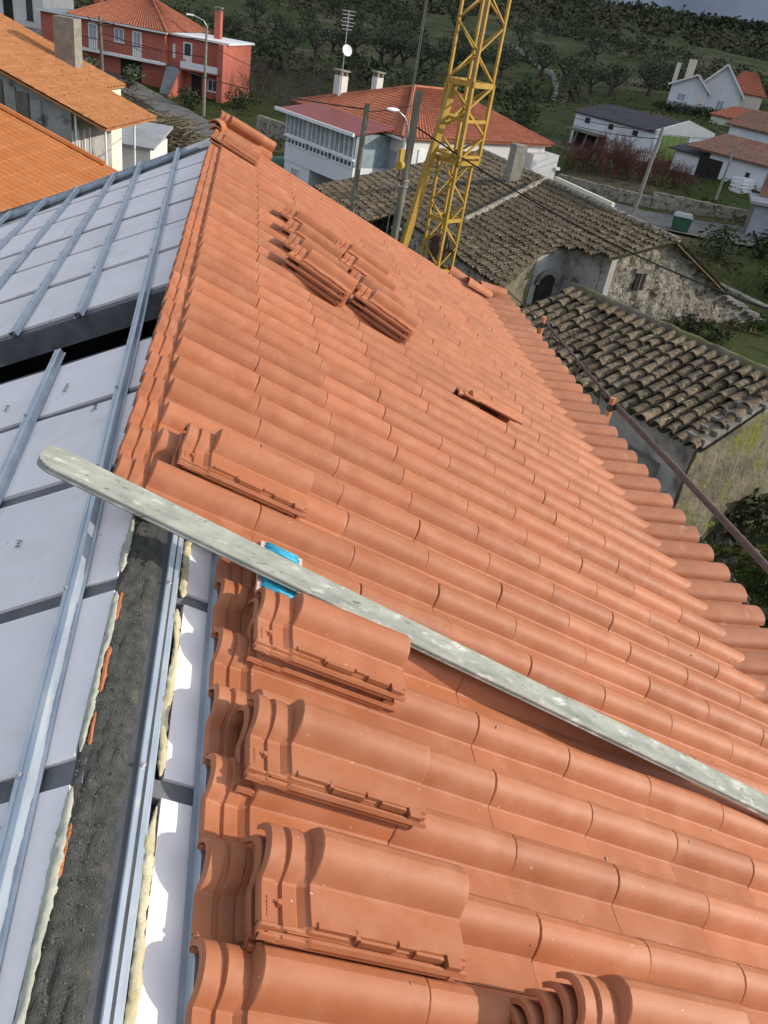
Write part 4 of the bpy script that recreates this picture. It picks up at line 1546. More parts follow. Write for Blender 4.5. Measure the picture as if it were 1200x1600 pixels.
for v in (1.7, 4.3, 6.9):
    window_u(swap(BN), v, v + .5, 1.65, 2.05, 0, wb, -1, 'dark', 'dark_iron', 0, sill=False)
ls = thing('lean_to_shed', 'dark collapsed lean-to of boards against the white barn wall', 'shed')
boxpart('roof', BN, (-1.6, -.1), (4.6, 8.2), (1.0, 1.12), 'old_pole', ls)
boxpart('back', BN, (-.25, -.05), (4.7, 8.1), (-.8, 1.0), 'dark', ls)
for v in (4.7, 5.9, 7.0, 8.1):
    MB().bar(BN(-1.5, v, -.9), BN(-1.45, v - .3, 1.0), .14).build('post', 'old_pole', ls)

rw = thing('white_gable_house', 'white house with two gables and red hip roof up on the right', 'house')
RW = frame(59.1, 100.1, -4.2, 151)
back = lambda u, v, w: RW(u, -v, w)
MB().prism([back(0, 0, -1.5), back(5.4, 0, -1.5), back(5.4, 0, 2.6), back(2.6, 0, 5.6), back(0, 0, 2.9)],
           [back(0, 8, -1.5), back(5.4, 8, -1.5), back(5.4, 8, 2.6), back(2.6, 8, 5.6), back(0, 8, 2.9)]).build('gable_block', 'white_b', rw)
MB().prism([back(3.9, -.9, -1.5), back(8.3, -.9, -1.5), back(8.3, -.9, 2.7), back(5.6, -.9, 4.0), back(3.9, -.9, 2.6)],
           [back(3.9, 5, -1.5), back(8.3, 5, -1.5), back(8.3, 5, 2.7), back(5.6, 5, 4.0), back(3.9, 5, 2.6)]).build('gable_block', 'white_b', rw)
for a, b in (((-.45, 2.55), (2.6, 5.72)), ((5.5, 2.72), (2.6, 5.72))):
    slabroof(back(a[0], -.35, a[1] + .05), back(b[0], -.35, b[1] + .05), back(b[0], 8.2, b[1] + .05), back(a[0], 8.2, a[1] + .05), .1).build('roof_slope', 'red_roof', rw)
    MB().bar(back(a[0], -.40, a[1]), back(b[0], -.40, b[1]), .08, .2).build('verge_board', 'white_paint', rw)
for a, b in (((8.75, 2.60), (5.6, 4.1)), ((3.5, 2.35), (5.6, 4.1))):
    slabroof(back(a[0], -1.25, a[1] + .05), back(b[0], -1.25, b[1] + .05), back(b[0], 5, b[1] + .05), back(a[0], 5, a[1] + .05), .1).build('roof_slope', 'brown_roof', rw)
    MB().bar(back(a[0], -1.30, a[1]), back(b[0], -1.30, b[1]), .08, .18).build('verge_board', 'white_paint', rw)
window_u(back, 1.6, 2.5, .9, 1.9, 0, rw, -1, 'shutter', 'white_paint', 1)
window_u(back, 6.3, 7.3, 1.0, 1.9, -.9, rw, -1, 'shutter', 'white_paint', 1)
boxpart('porch_door', back, (4.2, 4.9), (-.95, -.903), (-.2, 1.9), 'cream', rw)
boxpart('side_wall', back, (-2.6, -.02), (2.9, 9.2), (-1.5, 3.0), 'cream', rw)
boxpart('side_balcony', back, (-2.2, .0), (2.0, 2.88), (.75, .9), 'cream', rw)
boxpart('balcony_railing', back, (-2.2, .0), (2.0, 2.06), (.9, 1.5), 'dark_iron', rw)
boxpart('side_opening', back, (-1.7, -.1), (2.8, 2.89), (-1, .7), 'dark', rw)
h4 = [back(u, v, 3.0) for u, v in ((2.4, 2.6), (-3.0, 2.6), (-3.0, 9.6), (2.4, 9.6))]
hp, hq = back(.6, 6.1, 5.35), back(-1.0, 6.1, 5.35)
for q in ((h4[0], h4[1], hq, hp), (h4[1], h4[2], hq, hq), (h4[2], h4[3], hp, hq), (h4[3], h4[0], hp, hp)):
    sheet(*q, .3, .4, .06, .03).build('roof_slope', 'red_roof', rw)
chimney(back, 6.8, 2.0, 3.2, 5.6, .9, 'cream', rw, cap=False)
chimney(back, 8.3, 1.0, 2.8, 5.0, .5, 'cream', rw, cap=False)

lh = thing('low_white_outbuilding', 'low white outbuilding with brown tiled roof and dark carport, lower right', 'outbuilding')
LH = frame(36.9, 53.6, -6.1, 29)
LHs = swap(LH)
boxpart('wall', LH, (0, 4.4), (-2.5, 5.2), (-1, 1.9), 'white_b', lh)
boxpart('carport_opening', LH, (-.05, -.003), (4.0, 6.0), (-.8, 1.5), 'dark', lh)
sheet(LH(-.4, 7.2, 1.95), LH(-.4, -2.7, 1.95), LH(4.6, -2.7, 3.0), LH(4.6, 7.2, 3.0), .26, .38, .06, .03).build('roof_slope', 'brown_roof', lh)
boxpart('side_wall', LH, (.2, 4.4), (6.0, 8.4), (-1, 1.5), 'white_b', lh)
slabroof(LH(-.2, 8.9, 1.55), LH(-.2, 5.9, 1.55), LH(4.4, 5.9, 2.2), LH(4.4, 8.9, 2.2), .1).build('shed_roof', 'dark_roof', lh)
for v in (1.6, -1.4):
    window_u(LHs, v, v + .32, .9, 1.25, 0, lh, -1, 'dark', 'dark_iron', 0, sill=False)
l2 = thing('upper_white_outbuilding', 'white outbuilding with brown tiled roof just below the white gable house', 'outbuilding')
L2 = frame(46.8, 69.6, -5.2, 29)
boxpart('wall', L2, (0, 6), (-4, 5.2), (-1, 2.1), 'white_b', l2)
sheet(L2(-.4, 5.6, 2.1), L2(-.4, -4.4, 2.1), L2(3.4, -4.4, 3.5), L2(3.4, 5.6, 3.5), .26, .38, .06, .03).build('roof_slope', 'brown_roof', l2)
sheet(L2(7, -4.4, 2.1), L2(7, 5.6, 2.1), L2(3.4, 5.6, 3.5), L2(3.4, -4.4, 3.5), .26, .38, .06, .03).build('roof_slope', 'brown_roof', l2)
l3 = thing('low_red_roof_shed', 'low shed with red tiled roof between the barn and the gable house', 'shed')
L3 = frame(52.5, 84.5, -4.6, 29)
boxpart('wall', L3, (0, 4), (-3, 5), (-1, 1.3), 'cream', l3)
sheet(L3(-.3, 5.2, 1.3), L3(-.3, -3.2, 1.3), L3(4.2, -3.2, 2.3), L3(4.2, 5.2, 2.3), .28, .4, .06, .03).build('roof_slope', 'red_roof', l3)
gh = thing('grey_block_hut', 'grey block hut with flat slab roof by the road at the right edge', 'hut')
GH = frame(28.9, 41.6, -6.8, -28)
boxpart('wall', GH, (0, 4.5), (0, 3), (-.8, 1.9), 'shutter', gh)
boxpart('roof_slab', GH, (-.35, 4.8), (-.4, 3.3), (1.9, 2.05), 'grey_roof', gh)
boxpart('dark_corner', GH, (-.03, -.003), (.2, 2.8), (-.8, 1.8), 'old_pole', gh)
pile = thing('stack_of_planks', 'stack of pale planks and bricks standing behind the grey hut', 'planks')
PB = frame(30.3, 43.6, -6.6, -28)
for k in range(5):
    MB().bar(PB(.9 + k * .10, .3, 1.2), PB(1.15 + k * .10, .5, 4.2 + .2 * (k % 2)), .07, .06).build('plank', 'cream', pile)
boxpart('brick_pack', PB, (-.1, .85), (-.2, .7), (-.6, 3.1), 'brown_roof', pile)

rwall = thing('roadside_stone_wall', 'low grey stone wall along the far side of the right road', 'wall')
pts = [(20.5, 51.2), (25.5, 47.4), (31.0, 45.2), (37, 44)]
for a, b in zip(pts[:-1], pts[1:]):
    ang = math.degrees(math.atan2(b[1] - a[1], b[0] - a[0]))
    L = math.hypot(b[0] - a[0], b[1] - a[1])
    rough_wall('wall_segment', frame(a[0], a[1], min(ground_z(*a), ground_z(*b)), ang), (0, L), (-.2, .2), (-.5, .95), 'stone', rwall, .35, .07, L)
lwall = thing('yard_stone_wall', 'grey stone wall beside the road behind the white house', 'wall')
for a, b in (((1.0, 63.5), (5.5, 58.5)), ((5.5, 58.5), (12, 56))):
    ang = math.degrees(math.atan2(b[1] - a[1], b[0] - a[0]))
    L = math.hypot(b[0] - a[0], b[1] - a[1])
    rough_wall('wall_segment', frame(a[0], a[1], ground_z(*a), ang), (0, L), (-.2, .2), (-.6, 1.3), 'stone', lwall, .4, .06, L)
fwall = thing('field_wall', 'dry stone field wall climbing the hillside meadow', 'wall')
pts = [(37, 104), (42, 118), (46, 135), (50, 155), (53, 180), (52, 215)]
for a, b in zip(pts[:-1], pts[1:]):
    ang = math.degrees(math.atan2(b[1] - a[1], b[0] - a[0]))
    L = math.hypot(b[0] - a[0], b[1] - a[1])
    F_ = frame(a[0], a[1], 0, ang)
    mb = MB()
    n = int(L / 1.2)
    for i in range(n):
        u = L * (i + .5) / n
        x, y, _ = F_(u, 0, 0)
        z = ground_z(x, y)
        mb.box(F_, (u - .6, u + .6), (-.3, .3), (z - .4, z + .45 + random.uniform(-.15, .15)))
    mb.build('wall_segment', 'rock', fwall)

bin_ = thing('waste_container', 'green waste container standing on the road verge', 'container')
BF0 = frame(23.9, 40.9, -6.85, -25)
BB = lambda u, v, w: BF0(u * .72, v * .72, w * .72)
MB().prism([BB(0, 0, .15), BB(1.25, 0, .15), BB(1.25, .95, .15), BB(0, .95, .15)], [BB(-.1, -.1, 1.15), BB(1.35, -.1, 1.15), BB(1.35, 1.05, 1.15), BB(-.1, 1.05, 1.15)]).build('body', 'green_bin', bin_)
MB().prism([BB(-.14, -.14, 1.155), BB(1.39, -.14, 1.155), BB(1.39, 1.09, 1.155), BB(-.14, 1.09, 1.155)], [BB(.0, .1, 1.38), BB(1.25, .1, 1.38), BB(1.25, .9, 1.38), BB(.0, .9, 1.38)]).build('lid', 'grey_roof', bin_)
for u, v in ((.12, .12), (1.13, .12), (.12, .83), (1.13, .83)):
    MB().tube([BB(u - .04, v, .09), BB(u + .04, v, .09)], .065, 10).build('wheel', 'cable', bin_)
crate = thing('white_crate', 'white crate among the yard clutter by the low outbuilding', 'crate')
CB = frame(34.6, 53.0, -6.0, 20)
mb = MB()
for k in range(4):
    mb.box(CB, (0, 1.2), (-.02, .02), (.05 + k * .24, .2 + k * .24))
    mb.box(CB, (0, 1.2), (.96, 1.0), (.05 + k * .24, .2 + k * .24))
    mb.box(CB, (-.02, .02), (0, 1.0), (.05 + k * .24, .2 + k * .24))
    mb.box(CB, (1.18, 1.22), (0, 1.0), (.05 + k * .24, .2 + k * .24))
mb.box(CB, (.02, 1.18), (.02, .96), (-.3, .06))
mb.build('slats', 'white_paint', crate)
tarp = MB()
for j in range(7):
    for i in range(9):
        u, v = i * .25, j * .2
        tarp.v.append(CB(-.2 + u, -2.4 + v, .45 + .22 * noise.noise(Vector((u * 2, v * 2, 1))) - .12 * abs(j - 3)))
tarp.f = [(j * 9 + i, j * 9 + i + 1, j * 9 + i + 10, j * 9 + i + 9) for j in range(6) for i in range(8)]
tag(tarp.build('tarpaulin', 'white_paint', smooth=180), 'crumpled pale tarpaulin in the yard near the white crate', 'tarpaulin')
cover = MB()
for i in range(9):
    for j in range(13):
        th, ph = math.pi / 2 * i / 8, 2 * math.pi * j / 12
        cover.v.append((2.6 + 1.9 * math.cos(ph) * math.cos(th), 49.2 + 1.5 * math.sin(ph) * math.cos(th), -8.5 + 1.3 * math.sin(th)))
cover.f = [(i * 13 + j, i * 13 + j + 1, (i + 1) * 13 + j + 1, (i + 1) * 13 + j) for i in range(8) for j in range(12)]
tag(cover.build('green_cover', 'green_bin', smooth=180), 'dark green tarpaulin mound left of the white sunroom house', 'tarpaulin')

# ------------------------------------------------------------------ tower crane mast
crane = thing('tower_crane', 'yellow lattice mast of a small tower crane behind the roof', 'crane')
CX, CY = 5.98, 20.6


def CF(a):
    c, s = math.cos(rad(a)), math.sin(rad(a))
    return lambda u, v, w: (CX + u * c - v * s, CY + u * s + v * c, w)


KF = CF(38)


def lattice(half, z0, z1, bay, chord, brace, phase=0):
    corners = [(-half, -half), (half, -half), (half, half), (-half, half)]
    for u, v in corners:
        MB().box(KF, (u - chord / 2, u + chord / 2), (v - chord / 2, v + chord / 2), (z0, z1)).build('chord', 'yellow', crane)
    n = max(1, int(round((z1 - z0) / bay)))
    for f_ in range(4):
        a, b = corners[f_], corners[(f_ + 1) % 4]
        for k in range(n):
            lo, hi = z0 + (z1 - z0) * k / n, z0 + (z1 - z0) * (k + 1) / n
            p, q = (a, b) if (k + f_ + phase) % 2 == 0 else (b, a)
            MB().bar(KF(p[0], p[1], lo + .03), KF(q[0], q[1], hi - .03), brace).build('diagonal', 'yellow', crane)


def ring(half, z, h, t):
    for a in range(4):
        F_ = CF(38 + 90 * a)
        MB().box(F_, (-half - t, half + t), (-half - t, -half + .02), (z, z + h)).build('ring_beam', 'yellow', crane)


lattice(.33, -7.2, -1.88, .62, .070, .036)
lattice(.44, -1.88, .02, .62, .085, .055)
lattice(.42, .02, 5.4, .66, .070, .040, 1)
ring(.44, -1.98, .11, .05)
ring(.44, -1.80, .07, .05)
ring(.44, -.92, .08, .03)
ring(.44, -.08, .13, .05)
ring(.33, -3.55, .10, .03)
ring(.33, -5.0, .10, .03)
boxpart('pulley_box', KF, (-.62, -.46), (-.20, .05), (-1.86, -1.72), 'yellow', crane)
mb = MB()
mb.tube([KF(-.05, -.36, -4.25), KF(.05, -.44, -4.25)], .13, 14)
mb.build('sheave', 'dark_iron', crane, 40)
boxpart('ballast_bag', KF, (-.18, .18), (-.1, .2), (-5.2, -4.0), 'dark_iron', crane)
MB().tube([KF(0, 0, -4.2), KF(.0, 0, 5.4)], .014, 6).build('hoist_rope', 'steel_rope', crane)
MB().bar((4.80, 20.25, -4.6), (5.52, 20.55, -.10), .17, .19).build('prop_beam', 'yellow', crane)
MB().bar((5.52, 20.55, -.12), KF(-.42, -.1, -.02), .10).build('prop_link', 'yellow', crane)

hook = thing('crane_hook', 'yellow crane hook block hanging on a thin steel rope', 'hook')
HX, HY = 4.22, 19.36
HZ = -1.62
MB().tube([(HX, HY, HZ), (HX + .02, HY, 4.5)], .011, 6).build('rope', 'steel_rope', hook)
MB().tube([(HX + .04, HY, HZ), (HX + .06, HY, 4.5)], .011, 6).build('rope', 'steel_rope', hook)
boxpart('block', frame(HX, HY, HZ, 35), (-.075, .075), (-.04, .04), (-.52, -.06), 'yellow', hook)
MB().tube([(HX - .05, HY - .06, HZ - .46), (HX + .05, HY + .06, HZ - .46)], .11, 12).build('sheave', 'yellow', hook, 40)
MB().tube([(HX, HY, HZ - .04), (HX, HY, HZ + .2)], .04, 8).build('socket', 'metal_grey', hook)
ph = [(HX + .09 + .10 * math.cos(a), HY, HZ - .72 + .10 * math.sin(a)) for a in [math.pi * .75 + k * .45 for k in range(9)]]
MB().tube([(HX, HY, HZ - .56)] + ph, .028, 8).build('hook', 'dark_iron', hook, 180)
MB().tube([(HX + .01, HY, HZ - .75), (HX - .08, HY, HZ - 1.8), (HX - .12, HY, HZ - 3.2)], .012, 6).build('tail_rope', 'steel_rope', hook)

# ------------------------------------------------------------------ poles, lamps and cables
def pole(name, label, base, top, r0, r1, m, group=None):
    t = thing(name, label, 'pole', group)
    MB().tube([Vector(base).lerp(Vector(top), i / 6) for i in range(7)], [r0 + (r1 - r0) * i / 6 for i in range(7)], 12).build('shaft', m, t, 60)
    return t


pA = pole('utility_pole', 'short weathered wooden pole left of the crane hook', (3.28, 21.3, -8.0), (3.48, 21.8, -1.0), .10, .075, 'old_pole')
pB = pole('utility_pole', 'mottled wooden pole with street lamp beside the yellow prop', (4.40, 19.9, -8.0), (4.62, 20.4, -.38), .125, .10, 'old_pole')
arm = [(4.50, 20.30, -1.75), (4.46, 20.22, -1.35), (4.28, 20.1, -1.02), (4.05, 19.95, -.88)]
MB().tube(arm, .028, 8).build('lamp_arm', 'metal_grey', pB, 180)
mb = MB()
for i, (q, r) in enumerate(((0, .03), (.08, .07), (.22, .10), (.36, .085), (.43, .03))):
    for k in range(10):
        a = 2 * math.pi * k / 10
        mb.v.append((4.08 - q * .85 + math.sin(a) * r * .4, 19.97 - q * .5 - math.sin(a) * r * .9, -.86 + math.cos(a) * r * .55))
for i in range(4):
    for k in range(10):
        mb.f.append((i * 10 + k, i * 10 + (k + 1) % 10, (i + 1) * 10 + (k + 1) % 10, (i + 1) * 10 + k))
mb.build('lamp_head', 'white_paint', pB, 180)
for z in (-2.6, -2.75, -3.9):
    MB().tube([(4.55, 20.24, z), (4.55, 20.24, z + .03)], .148, 12).build('band', 'metal_grey', pB)
pC = pole('utility_pole', 'tall grey concrete pole between the white barn and the road', (22.2, 42.6, -7.2), (22.9, 43.6, -2.05), .13, .09, 'concrete')
MB().bar((22.5, 43.5, -2.2), (23.3, 43.7, -2.2), .06).build('crossarm', 'metal_grey', pC)
pD = pole('utility_pole', 'thin grey pole in the yard before the low outbuilding', (31.6, 50.6, -6.6), (32.0, 51.2, -3.0), .10, .07, 'concrete')
pE = pole('utility_pole', 'dark wooden pole with crossarms standing in front of the red house', (-11.6, 73.5, -8.2), (-11.7, 73.6, -2.9), .15, .11, 'old_pole')
MB().tube([(-12.6, 73.4, -3.0), (-12.3, 73.4, -3.35), (-11.7, 73.5, -3.5), (-11.0, 73.6, -3.4), (-10.6, 73.7, -3.25)], .05, 6).build('crossarm', 'dark_iron', pE)
pF = pole('lamp_post', 'grey lamp post with short arm at the corner of the red house', (-3.3, 69.3, -8.6), (-3.25, 69.3, -2.1), .13, .08, 'concrete')
MB().tube([(-3.25, 69.3, -2.15), (-3.5, 69.2, -1.8), (-4.3, 69.0, -1.55)], .035, 6).build('lamp_arm', 'metal_grey', pF)
MB().box(frame(-4.75, 68.9, -1.6, 15), (0, .55), (-.1, .1), (0, .09)).build('lamp_head', 'white_paint', pF)
pG = pole('utility_pole', 'leaning thin pole on the slope beside the white gable house', (62.5, 98.5, -4.4), (63.6, 99.5, 1.5), .13, .09, 'concrete')


def cable(label, a, b, sag, r, group='overhead cables'):
    a, b = Vector(a), Vector(b)
    pts = [a.lerp(b, i / 24) - Vector((0, 0, sag * 4 * (i / 24) * (1 - i / 24))) for i in range(25)]
    tag(MB().tube(pts, r, 5).build('overhead_cable', 'cable', smooth=180), label, 'cable', group)


cable('thick black cable running from the lamp pole over the old roofs to the right', (4.6, 20.4, -1.2), (16.5, 16.9, -4.3), .5, .022)
cable('thin cable from the lamp pole to the short wooden pole', (4.6, 20.4, -.7), (3.48, 21.8, -1.2), .05, .010)
cable('thin cable from the short wooden pole to the dark pole by the red house', (3.48, 21.8, -1.15), (-11.7, 73.6, -3.4), .9, .02)
cable('upper cable between the dark pole and the red house lamp post', (-11.7, 73.6, -3.2), (-3.25, 69.3, -3.0), .25, .025)
cable('lower cable between the dark pole and the red house lamp post', (-11.7, 73.6, -4.0), (-3.25, 69.3, -4.2), .25, .025)
cable('cable leaving the red house lamp post towards the white sunroom house', (-3.25, 69.3, -3.2), (7.0, 47.5, -3.2), .6, .02)
cable('upper cable from the concrete pole along the white barn wall', (22.9, 43.6, -2.2), (25.5, 70.5, -4.0), .3, .025)
cable('lower cable from the concrete pole along the white barn wall', (22.8, 43.5, -2.6), (25.2, 70.0, -4.5), .3, .025)

# ------------------------------------------------------------------ plants
def leaf_cloud(mb, centres, n, size, seed=0):
    rnd = random.Random(seed)
    for c, r in centres:
        for _ in range(n):
            d = Vector((rnd.gauss(0, 1), rnd.gauss(0, 1), rnd.gauss(0, 1)))
            d = d.normalized() * (rnd.random() ** .45) * r
            p = Vector(c) + Vector((d.x, d.y, d.z * .8))
            a = Vector((rnd.gauss(0, 1), rnd.gauss(0, 1), rnd.gauss(0, .7))).normalized()
            b = a.cross(Vector((rnd.gauss(0, 1), rnd.gauss(0, 1), rnd.gauss(0, 1)))).normalized()
            s = size * rnd.uniform(.6, 1.4)
            mb.add([p - a * s, p + b * s * .42, p + a * s, p - b * s * .42], [(0, 1, 2, 3)])


def olive_variant(seed):
    rnd = random.Random(seed)
    tr = MB()
    cs = []
    base = Vector((rnd.uniform(-.1, .1), rnd.uniform(-.1, .1), 1.0))
    tr.tube([(0, 0, -.4), (.05, 0, .4), tuple(base)], [.34, .27, .22], 8)
    for k in range(5):
        a = k * 1.256 + rnd.uniform(-.4, .4)
        L = rnd.uniform(1.0, 1.7)
        tip = base + Vector((math.cos(a) * L, math.sin(a) * L, rnd.uniform(.7, 1.5)))
        tr.tube([tuple(base - Vector((0, 0, .1))), tuple(base.lerp(tip, .5) + Vector((0, 0, -.12))), tuple(tip)], [.16, .10, .05], 6)
        cs.append((tip + Vector((0, 0, .2)), rnd.uniform(.75, 1.1)))
        cs.append((tip.lerp(base, .45) + Vector((rnd.uniform(-.3, .3), rnd.uniform(-.3, .3), .95)), rnd.uniform(.7, 1.0)))
    cs.append((base + Vector((0, 0, 2.0)), .95))
    cr_ = MB()
    leaf_cloud(cr_, cs, 52, .17, seed)
    return tr.mesh('trunk', 'bark', 60), cr_.mesh('crown', 'olive')


def bush_variant(seed, m='bush', n=46, size=.13):
    rnd = random.Random(seed)
    cs = [((rnd.uniform(-.7, .7), rnd.uniform(-.7, .7), rnd.uniform(.3, 1.0)), rnd.uniform(.45, .75)) for _ in range(8)]
    mb = MB()
    leaf_cloud(mb, cs, n, size, seed)
    st = MB()
    for c, r in cs:
        st.tube([(0, 0, -.2), tuple(Vector(c) * .6), c], [.05, .035, .012], 5)
    return st.mesh('stems', 'bark'), mb.mesh('foliage', m)


def bare_variant(seed, m='twig', n=9, h=3.2):
    rnd = random.Random(seed)
    mb = MB()

    def grow(p, d, L, r, lev):
        q = p + d * L
        mid = p.lerp(q, .5) + Vector((rnd.uniform(-.06, .06), rnd.uniform(-.06, .06), 0)) * L
        mb.tube([p, mid, q], [r, r * .8, r * .55], 4 if lev else 5, cap=False)
        if lev < 3:
            for _ in range(4 if lev else 3):
                e = (d + Vector((rnd.gauss(0, .5), rnd.gauss(0, .5), rnd.gauss(.1, .35)))).normalized()
                grow(p.lerp(q, rnd.uniform(.4, 1)), e, L * rnd.uniform(.5, .75), r * .55, lev + 1)
    for _ in range(n):
        grow(Vector((rnd.uniform(-.7, .7), rnd.uniform(-.7, .7), -.1)), Vector((rnd.gauss(0, .4), rnd.gauss(0, .4), 1)).normalized(), h * rnd.uniform(.25, .42), .024, 0)
    return mb.mesh('branches', m)


OV = [olive_variant(s) for s in (1, 2, 3, 4, 5)]
BV = [bush_variant(s) for s in (11, 12, 13)]
OBV = [bush_variant(s, 'olive') for s in (21, 22)]
TV = [bare_variant(s) for s in (31, 32)]
RT = [bare_variant(s, 'red_twig', 26, 2.6) for s in (41, 42)]


def put(name, meshes, x, y, s, rz, label, cat, group, dz=0.0, sz=None):
    o = thing(name, label, cat, group)
    o.location = (x, y, ground_z(x, y) + dz)
    o.rotation_euler = (0, 0, rz)
    o.scale = (s, s, sz or s)
    for me in meshes:
        c_ = link(me.name.split('.')[0], me, o)
    return o


olives = [(8.8, 123.6), (12.2, 138), (13.6, 135.5), (15.6, 137.5), (18.9, 131.5), (20.3, 129.5), (21.8, 129.2), (24.5, 129), (26.0, 127), (28.4, 126), (31.2, 125.5),
          (42.4, 127.7), (44.2, 121.3), (46.4, 117), (48.6, 114.9), (50.7, 165), (54, 182), (40.5, 108), (54.5, 115.9), (20, 176), (9.6, 163), (3.7, 147), (30.4, 177), (.6, 162),
          (28, 213), (17, 204), (73, 225), (82, 217), (84, 196), (36, 126.5), (34, 131), (60, 130), (66, 138), (74, 150), (5, 118), (-3, 126), (36, 152), (25, 152), (62, 165), (70, 180), (44, 200), (58, 212)]
for i, (x, y) in enumerate(olives):
    put('olive_tree', OV[i % 5], x, y, random.uniform(.92, 1.3), random.uniform(0, 6.28),
        'olive tree in the front row across the meadow, above the white house chimneys' if 1 <= i <= 10 else 'olive tree on the bank behind the white barn' if 11 <= i <= 18 and i not in (15, 16) else 'small grey-green olive tree far up the hillside meadow',
        'tree', 'olive trees on the hillside')
bushes = [(16.75, 23.9, .62, BV[0], 'dark leafless-looking bush against the right of the stone gable'), (17.7, 23.6, .55, BV[1], 'dark bush at the foot of the gable, right corner'),
          (14.5, 62, 2.2, BV[1], 'large dark bush behind the white house chimney'), (11, 64.5, 2.0, BV[2], 'dark bush left of the white house chimneys'),
          (7.5, 62, 1.8, BV[0], 'dark shrub behind the sunroom roof'), (21, 68, 2.2, BV[2], 'dark shrub left of the white barn'), (17.5, 72, 2.4, BV[0], 'broad shrub on the bank left of the white barn'),
          (25.5, 79, 2.0, BV[1], 'shrub behind the white barn roof'), (-4.4, 72.2, 1.2, BV[0], 'green shrub by the wall of the red house stairs'), (-9.9, 75.2, 1.3, OBV[0], 'leafy shrub under the red house balcony'),
          (-13.6, 75.5, 1.2, OBV[1], 'yellowish shrub behind the dark pole at the red house'), (-.6, 74.6, 1.2, BV[2], 'shrub at the right corner of the red house'),
          (9.6, 60.5, 1.6, OBV[1], 'grey-green shrub in the yard behind the sunroom'), (13, 104, 2.6, BV[0], 'broad dark shrub in the meadow below the olive row'), (3, 104, 2.8, BV[1], 'dark thicket above the stone wall left'),
          (24.6, 36.4, 1.2, BV[2], 'dark bush beyond the farmhouse gable roof'), (27.6, 37.2, 1.0, BV[0], 'low bush below the grey block hut'), (24.4, 29.5, 1.1, BV[1], 'bramble bush right of the stone gable'),
          (25.5, 30.5, 1.4, BV[2], 'second bramble bush right of the stone gable'), (11.2, 5.2, .6, BV[0], 'small weeds bush at the foot of the old barn gable'), (10.6, 7.4, .9, OBV[0], 'mossy weeds beside the old barn gable wall'), (9.9, 6.2, 1.0, BV[2], 'dark bramble below the guard rail at the right edge'),
          (10.6, 8.9, .9, BV[1], 'dark bramble on the right side of the old barn gable'), (8.6, 5.0, .7, BV[1], 'low dark bramble between the rubble stones')]
for x, y, s, v, lab in bushes:
    put('bush', v, x, y, s, random.uniform(0, 6), lab, 'bush', 'bushes around the houses')
for i in range(8):
    put('hedge_plant', BV[i % 3], 57.0 - i * .92, 99.2 + i * .55, .95, i, 'plant of the dark clipped hedge in front of the white gable house', 'hedge', 'hedge plants before the gable house')
for i, (x, y, s) in enumerate(((26.2, 55.6, 1.5), (28.4, 54.2, 1.3), (24.4, 57.6, 1.35), (30.2, 53.6, 1.0), (27.6, 57.4, 1.5))):
    put('bare_shrub', (RT[i % 2],), x, y, s, i * 1.3, 'reddish bare twiggy shrub in front of the white barn', 'shrub', 'reddish shrubs by the barn')
for i, (x, y, s) in enumerate(((1.5, 78, 1.5), (4.5, 82, 1.7), (0.5, 88, 1.8), (7, 78, 1.5), (3.4, 72.5, 1.3), (9.5, 84, 1.6), (-.5, 95, 1.9), (6, 94, 1.9))):
    put('bare_tree', (TV[i % 2],), x, y, s, i * 1.1, 'grey leafless tree in the thicket right of the red house', 'tree', 'leafless trees beside the red house', sz=s * 1.25)
for i, (x, y, s) in enumerate(((29.6, 36, .7), (31.4, 35.2, .75), (28, 35, .6))):
    put('bare_shrub', (TV[i % 2],), x, y, s, i * 2.1, 'grey leafless shrub below the grey block hut', 'shrub', 'leafless shrubs below the hut')
put('bare_tree', (TV[0],), -16.5, 74, 1.1, 1.0, 'bare twiggy tree in front of the top left white house', 'tree', None)

# cut branches heaped beside the road
def heap(label, x, y, n, sx_, sy_, h, L, seed, m='brushwood'):
    rnd = random.Random(seed)
    mb = MB()
    z = ground_z(x, y)
    for _ in range(n):
        a = rnd.gauss(.4, .8)
        px, py = rnd.gauss(0, sx_ * .45), rnd.gauss(0, sy_ * .45)
        hh = max(.05, h * (1 - (px / sx_) ** 2 - (py / sy_) ** 2)) * rnd.random()
        l = L * rnd.uniform(.4, 1)
        d = Vector((math.cos(a), math.sin(a), rnd.gauss(0, .25))) * l / 2
        c = Vector((x + px, y + py, z + hh))
        mb.tube([c - d, c + Vector((rnd.uniform(-.06, .06), rnd.uniform(-.06, .06), rnd.uniform(-.05, .05))), c + d], [.03, .025, .01], 4)
    tag(mb.build('branch_heap', m), label, 'branch heap', 'heaps of cut branches')


heap('large heap of cut branches between the orange roof and the red house', -4.6, 53.5, 520, 3.0, 2.4, 1.8, 2.2, 5)
heap('brown heap of cut brushwood behind the porch posts', -5.6, 41.0, 420, 2.2, 2.0, 1.5, 1.8, 6)
heap('grey heap of branches left of the road', -7.4, 58.5, 360, 2.6, 2.2, 2.0, 2.0, 7, 'twig')

